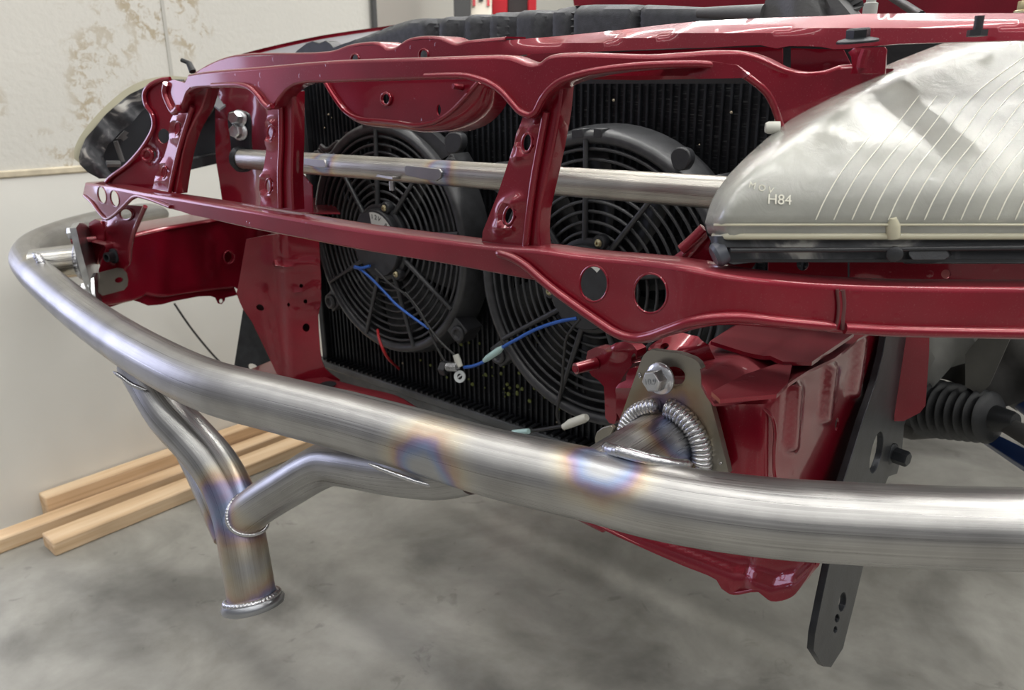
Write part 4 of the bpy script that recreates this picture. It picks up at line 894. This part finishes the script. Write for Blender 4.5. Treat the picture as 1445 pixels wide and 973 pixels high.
# ================================================================ COOLING FANS
def make_fan(c, label, wires_rot=0, lab_off=0, nspk=9, R0=.166):
    c = np.array(c, float)
    f = empty('cooling_fan', car2w(c+np.array([0, .04, -R0])), label, 'cooling fan', 'electric fans on the radiator')
    ax = (0, -1, 0)
    m = MB(); m.lathe(c, ax, [(R0+.006, -.043), (R0+.010, -.043), (R0+.010, -.030), (R0+.003, -.004), (R0+.001, 0), (R0-.004, .002), (R0-.009, 0), (R0-.011, -.004), (R0-.009, -.043)], 72, closed=True)
    sh = m.build('shroud', FANP, f, ang=50)
    # mounting ears and clips on the shroud
    for a in (38, 142, 218, 322):
        m = MB(); a = math.radians(a); d_ = np.array([math.cos(a), 0, math.sin(a)]); e = np.array([-math.sin(a), 0, math.cos(a)])
        m.box(c+d_*(R0+.014)+np.array([0, .02, 0]), (.030, .030, .034), np.array([d_, e, [0, 1, 0]]))
        m.lathe(c+d_*(R0+.020)+np.array([0, .004, 0]), ax, [(.0, 0), (.012, 0), (.012, .005), (.006, .006), (.006, .002), (0, .002)], 16)
        m.build('mounting_ear', FANP, f, bevel=.002)
    m = MB()
    for a in (88, 97):
        a = math.radians(a); d_ = np.array([math.cos(a), 0, math.sin(a)]); e = np.array([-math.sin(a), 0, math.cos(a)])
        m.box(c+d_*(R0+.001)+np.array([0, .008, 0]), (.010, .016 if a > 1.6 else .011, .020), np.array([d_, e, [0, 1, 0]]))
    m.build('clip', BLACKP, f, bevel=.001)
    # guard rings and spokes
    m = MB(); nr = 9
    for i in range(nr):
        r_ = .062+(R0-.016-.062)*i/(nr-1)
        m.tube([c+np.array([math.cos(t)*r_, .002+.004*math.sin(i*.35), math.sin(t)*r_]) for t in (2*math.pi*k/72 for k in range(72))], .0021, 6, closed=True)
    m.build('guard_ring', FANP, f, ang=80)
    for k in range(nspk):
        a = 2*math.pi*(k+.0)/nspk+math.pi/2+wires_rot; a2 = a+.10
        m = MB(); p0 = c+np.array([math.cos(a2)*.05, -.002, math.sin(a2)*.05]); p1 = c+np.array([math.cos(a)*(R0-.006), -.001, math.sin(a)*(R0-.006)])
        m.tube([p0, p0*.5+p1*.5, p1], [.0040, .0032, .0030], 8); m.build('spoke', FANP, f, ang=60)
    # motor
    m = MB(); m.lathe(c, ax, [(0, -.02), (.050, -.02), (.056, -.006), (.056, .004), (.053, .006), (.050, .006), (.050, .010), (.0495, .014), (.0485, .0155), (0, .0155)], 56)
    mo = m.build('motor', BLACKP, f, ang=40)
    m = MB()
    for a in (70, 190, 310):
        a = math.radians(a)+wires_rot; q = c+np.array([math.cos(a)*.055, 0, math.sin(a)*.055]); m.lathe(q+np.array([0, -.004, 0]), ax, [(.0095, -.004), (.0095, .004), (.008, .006), (0, .006)], 16)
    m.build('motor_ear', BLACKP, mo)
    m = MB()
    for a in (70, 190, 310):
        a = math.radians(a)+wires_rot; q = c+np.array([math.cos(a)*.055, 0, math.sin(a)*.055]); m.lathe(q+np.array([0, -.010, 0]), ax, [(.0048, -.002), (.0048, .001), (.003, .0028), (.0015, .0028), (.0012, .001), (0, .001)], 16)
    m.build('screw', GOLD, mo)
    m = MB(); rr_ = [(.028, 0), (.045, 0)]; n = 40; vs = []
    for i in range(n+1):
        t = math.radians(48+(132-48)*i/n)+lab_off
        for r_, q in rr_: vs.append(c+np.array([math.cos(t)*r_, -.0160, math.sin(t)*r_]))
    b0 = len(vs); vs += [v+np.array([0, .0006, 0]) for v in vs]; fs = []
    for i in range(n): fs += [(2*i, 2*i+1, 2*i+3, 2*i+2), (b0+2*i, b0+2*i+2, b0+2*i+3, b0+2*i+1), (2*i+1, b0+2*i+1, b0+2*i+3, 2*i+3), (2*i, 2*i+2, b0+2*i+2, b0+2*i)]
    m.add(vs, fs); m.build('sticker', LABELW, mo)
    word = '12V 80W'; 
    for i, ch in enumerate(word):
        if ch == ' ': continue
        t = math.radians(90-(i-3)*11.5)+lab_off; rr = .0385; e = np.array([math.cos(t), 0, math.sin(t)])
        text_on('lettering', ch, INK, mo, c+e*rr+np.array([0, -.0162, 0]), (math.sin(t), 0, -math.cos(t)), e, .0100, .0001)
    # blades behind the guard
    for k in range(10):
        a = 2*math.pi*k/10+.2; m = MB(); V_ = []
        for i in range(7):
            r_ = .05+(R0-.016-.05)*i/6; sw = .25*(i/6)**1.3
            for w_, dy in ((-.20, .014), (.0, .022), (.20, .032)):
                t = a+sw+w_; V_.append(c+np.array([math.cos(t)*r_, dy, math.sin(t)*r_]))
        F_ = [(3*i+j, 3*i+j+1, 3*i+j+4, 3*i+j+3) for i in range(6) for j in (0, 1)]; m.add(V_, F_); o = m.build('fan_blade', RUBBER, f, ang=80); s_ = o.modifiers.new('s', 'SOLIDIFY'); s_.thickness = .002
    return f
cl = atY(.725)(541, 341); cr_ = atY(.715)(834, 403)
fanL = make_fan(cl, 'left black electric fan with the blue and red wires, farther from the headlight', 0.0, -.55)
fanR = make_fan(cr_, 'right black electric fan nearest the headlight, behind the drilled gusset', .06, .0, R0=.170)
# square mounting frame plates of the left fan
m = MB(); m.sheet([(486, 186), (560, 180), (601, 181), (613, 190), (627, 203), (640, 215), (618, 228), (600, 215), (585, 204), (560, 194), (530, 191), (505, 197), (490, 208)], atY(.735), .012, step=8); m.build('mounting_plate', FANP, fanL, bevel=.001)
for nm, fx, p, yy in (('strap_clip', fanL, (640, 202), .715), ('strap_clip', fanR, (961, 225), .705), ('strap_clip', fanL, (470, 208), .73)):
    if p[0] == 470:
        m = MB(); S_ = atY(yy); m.tube([S_(453, 206), S_(462, 212), S_(470, 206), S_(478, 201), S_(484, 209)], .004, 8, sub=3); m.build(nm, FANP, fx); continue
    m = MB(); S_ = atY(yy); sx_ = 1 if p[0] < 700 else 1.15
    m.sheet(crom([(p[0]-13*sx_, p[1]-7), (p[0]-6, p[1]-15*sx_), (p[0]+8*sx_, p[1]-13), (p[0]+11*sx_, p[1]), (p[0]+4, p[1]+13*sx_), (p[0]-8*sx_, p[1]+14)], 4, True), S_, .012, step=5); m.build(nm, BLACKP, fx, bevel=.0015)
# ================================================================ RADIATOR COVER (black plastic air guide behind the tie bar)
ribs = [(604, 616), (632, 652), (668, 687), (705, 725), (757, 776), (800, 806), (893, 900)]
def rel_cov(x, y):
    r = 0
    for a, b_ in ribs: r += .011/(1+math.exp(-(x-a)/1.2))/(1+math.exp((x-b_)/1.2))
    yt = np.interp(x, [500, 579, 662, 780, 896, 1080], [52, 26, 19, 11, 5, 11])
    return -r-.012*math.exp(-max(0, y-yt)/3.0)
m = MB(); m.sheet([(490, 66), (504, 51), (540, 36), (570, 27), (585, 25), (604, 25), (616, 24), (640, 21), (662, 19.5), (700, 16), (729, 13.3), (757, 12.5), (780, 11.5), (799, 7), (830, 5), (896, 5), (930, 6), (964, 8), (1000, 10), (1044, 12), (1060, 16), (1080, 40), (900, 60), (700, 80), (480, 90)], atY(.66), .004, step=5, relief=rel_cov, rel_dir=(0, -1, 0))
cov = m.build('radiator_cover', GREYP, ang=35); tag(cov, 'ribbed black plastic radiator cover standing behind the red tie bar', 'plastic cover')
m = MB(); m.sheet([(408, 82), (420, 70), (432, 61), (440, 58), (450, 61), (459, 57), (466, 62), (470, 67), (482, 62), (492, 59), (502, 55), (510, 70), (490, 84)], atY(.70), .02, step=5); tag(m.build('fuse_box_cover', BLACKP, bevel=.001), 'small jagged black plastic box left of the ribbed cover', 'plastic box')
m = MB(); m.sheet([(1044, 13), (1070, 12), (1078, 8), (1082, -6), (1100, -14), (1150, -16), (1180, -4), (1194, 12), (1202, 22), (1100, 30), (1040, 30)], atY(.64), .03, step=6, relief=lambda x, y: .008*math.exp(-((x-1130)/22)**2)-.006*math.exp(-((x-1158-(y*.4))/4)**2)); m.tube([atY(.64)(985, 18), atY(.64)(1030, 18.5), atY(.64)(1078, 19)], [.004, .0058, .007], 20)
tag(m.build('intake_snorkel', simple('grey_plastic', (.10, .10, .10), .5, bump=.2, bscale=500), bevel=.001), 'faded grey plastic air intake at the top centre right behind the tie bar', 'air intake')

# ================================================================ HEADLIGHTS
hl = empty('headlight', car2w((-.12, .5, -.1)), 'large hazy clear headlight filling the right side above the lower rail', 'headlight', 'headlights')
ctr = [(1003, 334), (998, 327), (995, 315), (997, 305), (1001, 292), (1008, 276), (1024, 252), (1040, 234), (1057.5, 217), (1097.6, 182), (1151, 144), (1218, 107), (1298, 73), (1365, 50), (1445, 33), (1540, 20), (1650, 14)]
CT = np.array(dens(crom(ctr, 10), 2.0, False))[:, :2]
botL = [(1650, 334), (1445, 334.5), (1200, 335.5), (1030, 336)]
def dL(px, py):
    dm_ = math.sqrt(np.min((CT[:, 0]-px)**2+(CT[:, 1]-py)**2)); hgt = max(0, 334-py)/300
    d_ = .462+.052*hgt**1.5-.012*math.sin(min(1, hgt*1.6)*math.pi)
    d_ += .030*max(0, 1-dm_/34)**2.2
    if py > 317: d_ += .0022
    if py > 331: d_ += .002
    return d_
LS = lambda px, py: dep(px, py, dL(px, py))
m = MB(); m.sheet(dens([tuple(p) for p in CT], 7, False)+botL, LS, .003, step=7.5); lens = m.build('lens', LENS, hl, ang=70)
# dipping reflector and inner ribs behind the lens
RS = lambda px, py: dep(px, py, dL(px, py)+.035+.010*math.sin(px/55.0+py/90.0)+.012*math.sin(py/40.0+px/160.0))
m = MB(); m.sheet([(1012, 328), (1006, 305), (1030, 262), (1062, 228), (1103, 193), (1156, 156), (1222, 120), (1300, 86), (1367, 62), (1445, 46), (1540, 34), (1645, 28), (1645, 328)], RS, .002, step=10); m.build('reflector', CHROME, hl, ang=80, label='chromed reflector')
base = [(0, 0), (14, -30), (38, -70), (77, -119), (120, -175), (193, -231), (250, -275)]
for k in range(17):
    bx = 1151+25.6*k; pts = []
    for dx, dy in base:
        x, y = bx+dx*(1+.0*k), 310+dy
        yt = np.interp(x, CT[5:, 0], CT[5:, 1])
        if x > 1635 or y < yt+(52 if k < 4 else 26): break
        pts.append((x, y))
    if len(pts) < 3 or bx > 1560: continue
    q = crom(pts, 6); m = MB(); m.tube([LS(*p)*.9992 for p in q], [.0003]+[.00040]*(len(q)-2)+[.0002], 6); m.build('lens_flute', FLUTE, lens, ang=80)
m = MB(); m.tube([LS(1260, 307)*1.0, LS(1260, 318)*.998, LS(1260, 333)*.998], [.002, .0042, .0042], 16); m.tube([LS(x, 333)*.999 for x in range(1008, 1650, 20)], .0022, 8); m.tube([LS(x, 317)*1.001 for x in range(1008, 1650, 20)], .0008, 6); m.build('lens_rim', LENSRIM, hl, ang=60)
text_on('moulded_lettering', 'M O V', FLUTE, lens, LS(1074, 265)*.9985, R(1094, 271)-R(1054, 260), R(1074, 250)-R(1074, 275), .0055, .0002)
text_on('moulded_lettering', 'H84', FLUTE, lens, LS(1100, 282)*.9985, R(1120, 284)-R(1080, 282), R(1100, 265)-R(1100, 290), .0085, .0002)
# housing
HS = lambda px, py: dep(px, py, .470+(.006 if py > 352 else 0)+.014*max(0, (1018-px)/18)**2)
m = MB(); m.sheet([(1000, 333), (1650, 331), (1650, 371), (1445, 371), (1281, 371), (1275, 366), (1262, 369), (1250, 365), (1150, 366), (1060, 370), (1035, 373), (1022, 368), (1008, 352)], HS, .004, step=7); m.build('housing', GLUE, hl, ang=40)
m = MB()
sk = [LS(*p) for p in CT[::6]]; bk = [p+np.array([.02, .085, -.012]) for p in sk]; quadstrip(m, sk, bk, (0, 0, -.002)); 
hb = [HS(x, 370) for x in (1022, 1060, 1150, 1300, 1445, 1650)]; quadstrip(m, hb, [p+np.array([-.03, .09, 0]) for p in hb], (0, 0, .002)); m.build('rear_shell', BLACKP, hl, ang=50)
m = MB(); q1 = lambda x, y: dep(x, y, .468); m.prism([q1(x, y) for x, y in ((1282, 352), (1336, 352), (1340, 362), (1332, 367), (1288, 367), (1282, 360))], (0, .006, 0)); m.tube([q1(1030, 353), q1(1200, 352), q1(1445, 349), q1(1640, 348)], .0016, 8); m.lathe(q1(1262, 358), (0.3, -1, 0), [(.0, 0), (.005, 0), (.005, .002), (.003, .003), (0, .003)], 14); m.build('moulded_clip', BLACKP, hl, bevel=.0005)
m = MB(); c = dep(1013, 359, .476); m.lathe(c, (-.6, -.6, -.4), [(0, -.005), (.0070, -.005), (.0078, -.002), (.0078, .001), (.006, .003), (0, .003)], 24); m.build('adjuster_grommet', simple('grey_rubber', (.06, .065, .08), .4), hl)
m = MB(); c = dep(1091, 180, .50); m.lathe(c, (-.8, -.5, 0), [(0, -.004), (.004, -.004), (.004, .003), (.003, .005), (0, .005)], 14); m.build('side_clip', CONN, hl)
# far headlight, seen from behind
hf = empty('headlight', car2w((-1.24, .5, -.1)), 'far headlight at the left with yellowed lens edge and open black housing', 'headlight', 'headlights')
Sf = plane((-1.235, .50, 0), (1, -.25, 0))
outer = [(105, 224), (104.5, 214), (107, 204), (115, 189), (132, 167), (157, 142), (182, 123), (207, 112), (238, 107), (264, 109)]
inner = [(115, 232), (113, 222), (114, 212), (122, 197), (138, 176), (162, 151), (186, 133), (211, 120), (240, 114), (264, 114)]
m = MB(); m.sheet(crom(outer, 4)[0:]+crom(inner[::-1], 4), Sf, .03, step=5, tdir=tuple(R(180, 180)/np.linalg.norm(R(180, 180)))); m.build('lens', LENSRIM, hf, ang=50)
Sg = plane((-1.215, .50, 0), (1, -.25, 0))
m = MB(); m.sheet([(113, 232), (111, 222), (113, 211), (121, 196), (137, 175), (161, 150), (185, 132), (210, 119), (240, 112), (262, 112), (240, 120), (216, 128), (206, 152), (190, 168), (170, 187), (152, 203), (146, 222), (152, 240), (160, 250), (140, 252), (124, 243)], Sg, .02, step=6, tdir=tuple(R(180, 180)/np.linalg.norm(R(180, 180))), relief=lambda x, y: .006*math.sin((x-y)/9)); m.build('housing_rim', GLUE, hf, ang=50)
m = MB(); Sh = plane((-1.28, .52, 0), (1, -.25, 0)); m.sheet([(140, 205), (170, 180), (206, 145), (225, 130), (300, 118), (318, 150), (318, 220), (245, 243), (200, 250), (158, 258), (135, 235)], Sh, .02, step=12); m.build('housing', simple('housing_dark_plastic', (.035, .04, .048), .45, var=.3, bscale=80), hf)
m = MB(); m.sheet([(245, 230), (318, 215), (318, 228), (245, 245)], plane((-1.26, .52, 0), (1, -.25, 0)), .01, step=9); m.tube([Sh(246, 229)*.995, Sh(318, 214)*.995], .003, 8); m.build('housing_skirt', BLACKP, hf)
S3 = plane((-1.265, .52, 0), (1, -.25, 0)); m = MB(); m.tube([S3(163, 199), S3(173, 228)], .004, 8); m.tube([S3(150, 231), S3(170, 231)], .005, 8); m.sheet([(164, 196), (176, 184), (182, 187), (178, 191), (181, 194), (174, 199), (172, 196)], S3, .004, step=4); m.build('housing_rib', simple('grey_clip', (.16, .16, .16), .5), hf)
m = MB(); m.sheet(ell(289, 152, 12, 17, 20), S3, .01, step=6, relief=lambda x, y: .01*math.exp(-((x-289)**2+(y-152)**2)/90)); m.build('bulb_cover', simple('smoky_cap', (.12, .13, .12), .2, coat=1), hf)

# ================================================================ BRACKETS, STEERING AND SUSPENSION ON THE NEAR SIDE
XB = -.163
SB_ = plane((XB, .55, -.25), (1, .06, 0))
strap = [(1252, 465), (1310, 465), (1303, 500), (1290, 560), (1276, 600), (1272, 645), (1266, 668), (1254, 672), (1240, 705), (1228, 750), (1218, 800), (1206, 850), (1192, 905), (1190, 914), (1173, 941), (1162, 940), (1148, 918), (1150, 895), (1160, 845), (1170, 798), (1180, 740), (1187, 690), (1200, 650), (1216, 598), (1236, 540), (1246, 500)]
m = MB(); m.sheet(strap, SB_, .006, [ell(1237, 638, 7.5, 30, 12, 24), ell(1189, 849, 5, 14, 8, 16), ell(1181.5, 872, 3.2, 6, 8, 12), ell(1179, 888, 2.6, 5, 8, 12)], step=9, tdir=(-1, 0, 0))
bk_ = empty('strap_bracket', car2w((XB, .55, -.45)), 'long black slotted steel strap hanging beside the near frame rail', 'bracket')
m.build('strap', BLACKM, bk_, bevel=.0006)
m = MB(); m.bolt(SB_(1258, 640), (1, -.2, 0), .0085, .016, .012); m.build('bolt', BLACKM, bk_)
m = MB(); SR = plane((-.175, .80, -.25), (-.3, 1, 0)); m.sheet([(1262, 455), (1312, 455), (1311, 500), (1306, 572), (1298, 582), (1275, 594), (1262, 594)], SR, .003, step=12); m.build('rear_rail_flange', RED, body)
# far bracket
m = MB(); SV = plane((-1.18, .74, -.35), (-.45, .9, 0)); m.sheet([(343, 436), (331, 512), (326, 560), (395, 570), (392, 532), (372, 492), (352, 450)], SV, .006, [ell(356, 519, 8, 6, 20, 14)], step=10); m.build('tow_bracket', BLACKM, body, bevel=.0006, label='black triangular bracket with a round notch')
# steering rack boot and tie rod
rk = empty('steering_rack', car2w((-.18, 1.0, -.42)), 'black bellows boot and tie rod of the steering rack behind the strap', 'steering rack')
bA = dep(1306, 574, .98); bB = dep(1402, 590, .90); ax_ = bB-bA; L_ = np.linalg.norm(ax_)
prof = [(0, -.012), (.030, -.012), (.030, 0)]
for k in range(8):
    r_ = .0385-.0010*k; x_ = L_*(k+.5)/8; prof += [(r_*.74, x_-L_/18), (r_*.93, x_-L_/40), (r_, x_), (r_*.93, x_+L_/40), (r_*.74, x_+L_/18)]
prof += [(.016, L_+.002), (.012, L_+.022), (.010, L_+.026), (0, L_+.026)]
m = MB(); m.lathe(bA, ax_, prof, 48); m.build('bellows_boot', RUBBER, rk, ang=50)
m = MB(); m.tube([bB, dep(1428, 603, .88), dep(1460, 620, .86), dep(1520, 655, .82)], [.009, .010, .012, .012], 20); m.build('tie_rod', RUSTY, rk)
m = MB(); m.tube([dep(1262, 590, 1.02), dep(1290, 598, 1.0), dep(1340, 604, .99)], [.022, .021, .012], 24); m.build('rack_housing', RUSTY, rk)
m = MB(); m.sheet([(1300, 455), (1395, 455), (1360, 512), (1340, 520), (1318, 545), (1306, 555), (1303, 500)], atY(1.02), .003, step=14, relief=lambda x, y: .006*math.sin(x/9)); m.build('inner_fender', GREYSTRUCT, body)
su = empty('front_subframe', car2w((-.1, 1.05, -.40)), 'dirty dark subframe casting above the steering boot', 'subframe')
m = MB(); m.sheet([(1325, 535), (1345, 505), (1362, 490), (1380, 455), (1460, 455), (1460, 560), (1412, 575), (1390, 560), (1350, 545)], atY(1.06), .04, step=12, relief=lambda x, y: .010*math.sin(x/14)*math.sin(y/18)); m.build('casting', RUSTY, su, ang=50)
m = MB(); m.sheet([(1362, 500), (1378, 480), (1400, 470), (1425, 478), (1395, 545), (1382, 556), (1362, 545)], atY(1.0), .01, step=8); m.build('bracket_arm', GREYSTRUCT if False else simple('dusty_steel', (.07, .068, .06), .7, var=.4, bscale=80), su)
ca_ = empty('control_arm', car2w((-.05, .95, -.45)), 'dark blue suspension arm at the right frame edge', 'suspension arm')
m = MB(); m.tube([dep(1384, 612, .97), dep(1445, 648, .90), dep(1520, 690, .84)], [.010, .014, .016], 4); m.tube([dep(1398, 505, 1.0), dep(1450, 560, .95), dep(1520, 610, .9)], .020, 12); m.tube([dep(1410, 548, .97), dep(1450, 528, .95), dep(1520, 505, .9)], .014, 12); m.build('arm', BLUEP, ca_, bevel=.001)

# ================================================================ WIRING IN FRONT OF THE FANS
def wire(pts, r, mat, label, name='wire', y=.70, group=None):
    m = MB(); S_ = atY(y); m.tube([S_(*p) if len(p) == 2 else atY(p[2])(*p[:2]) for p in pts], r, 8, sub=6); o = m.build(name, mat, ang=80); tag(o, label, 'wire', group); return o
wire([(500, 377, .705), (510, 381, .70), (522, 391), (540, 409), (560, 430), (582, 447), (606, 464)], .0019, BLUEW, 'blue wire slanting down from the left fan motor')
wire([(501, 376, .702), (510, 378, .699), (522, 375, .703)], .0022, BLUEW, 'short blue cable tie at the left fan motor', 'cable_tie')
wire([(530, 380), (550, 400), (575, 418), (598, 450), (618, 478), (644, 503)], .0017, BLKW, 'upper black wire from the left fan motor to the white connector')
wire([(572, 412), (592, 438), (605, 464), (614, 485), (629, 512)], .0017, BLKW, 'lower black wire from the left fan motor to the spring clip')
wire([(533, 465, .71), (535, 478), (543, 498), (563, 520, .77)], .0021, REDW, 'short red wire hanging at the lower rim of the left fan')
o = wire([(814, 449), (800, 451), (780, 456), (755, 465), (730, 478), (706, 492), (684, 509), (668, 516), (655, 518)], .0022, BLUEW, 'blue wire from the right fan motor with a pale crimp joint')
m = MB(); S_ = atY(.699); m.tube([S_(709, 490), S_(704, 494), S_(688, 505), (S_(683, 509))], [.0026, .0046, .0042, .0026], 12); m.build('crimp_joint', CRIMP, o, label='pale green crimp')
wire([(819, 450), (808, 462), (799, 478), (796, 500), (793, 540), (789, 565), (786, 585), (790, 598)], .0018, BLKW, 'black wire hanging from the right fan motor to the white plug')
wire([(797, 600), (775, 604), (755, 607), (735, 609)], .0024, BLKW, 'black wire end lying on the radiator tank by the white plug')
m = MB(); S_ = atY(.695); m.tube([S_(795, 602), S_(800, 600), S_(805, 597), S_(824, 590), S_(828, 588.5)], [.0036, .0046, .0056, .0056, .0042], 14); tag(m.build('wire_plug', CONN), 'white plastic wire plug at the foot of the right fan', 'connector')
m = MB(); m.tube([S_(724, 610), S_(746, 608)], .0036, 10); tag(m.build('crimp_sleeve', CRIMP), 'pale crimp sleeve half hidden behind the bumper tube', 'connector')
m = MB(); m.tube([S_(643, 500), S_(646, 508), S_(650, 517)], [.0042, .0048, .0034], 12); tag(m.build('wire_terminal', CONN), 'white wire terminal between the two fans', 'connector')
sc = empty('spring_clip', car2w(atY(.70)(640, 520)), 'black spring clip with a clear washer between the fans', 'clip')
m = MB(); m.lathe(S_(628, 519), (-1, -.2, .1), [(0, -.004), (.010, -.004), (.011, 0), (.010, .006), (0, .006)], 6); m.build('head', BLACKP, sc, bevel=.001)
m = MB(); h_ = [S_(632+14*i/60.0, 517-4*math.sin(i*.0)+0) for i in range(61)]; m.tube([p+np.array([0, math.cos(i*.7)*.006, math.sin(i*.7)*.006]) for i, p in enumerate(h_)], .0008, 6); m.build('spring', ZINC, sc)
m = MB(); m.lathe(S_(649, 531), (.3, -1, .3), [(.004, -.001), (.0085, -.001), (.0085, .0012), (.004, .0012)], 24, closed=True); m.tube([S_(645, 534)+np.array([0, -.002, 0]), S_(653, 528)+np.array([0, -.002, 0])], .0012, 6); m.build('washer', simple('clear_washer', (.55, .58, .58), .2), sc)
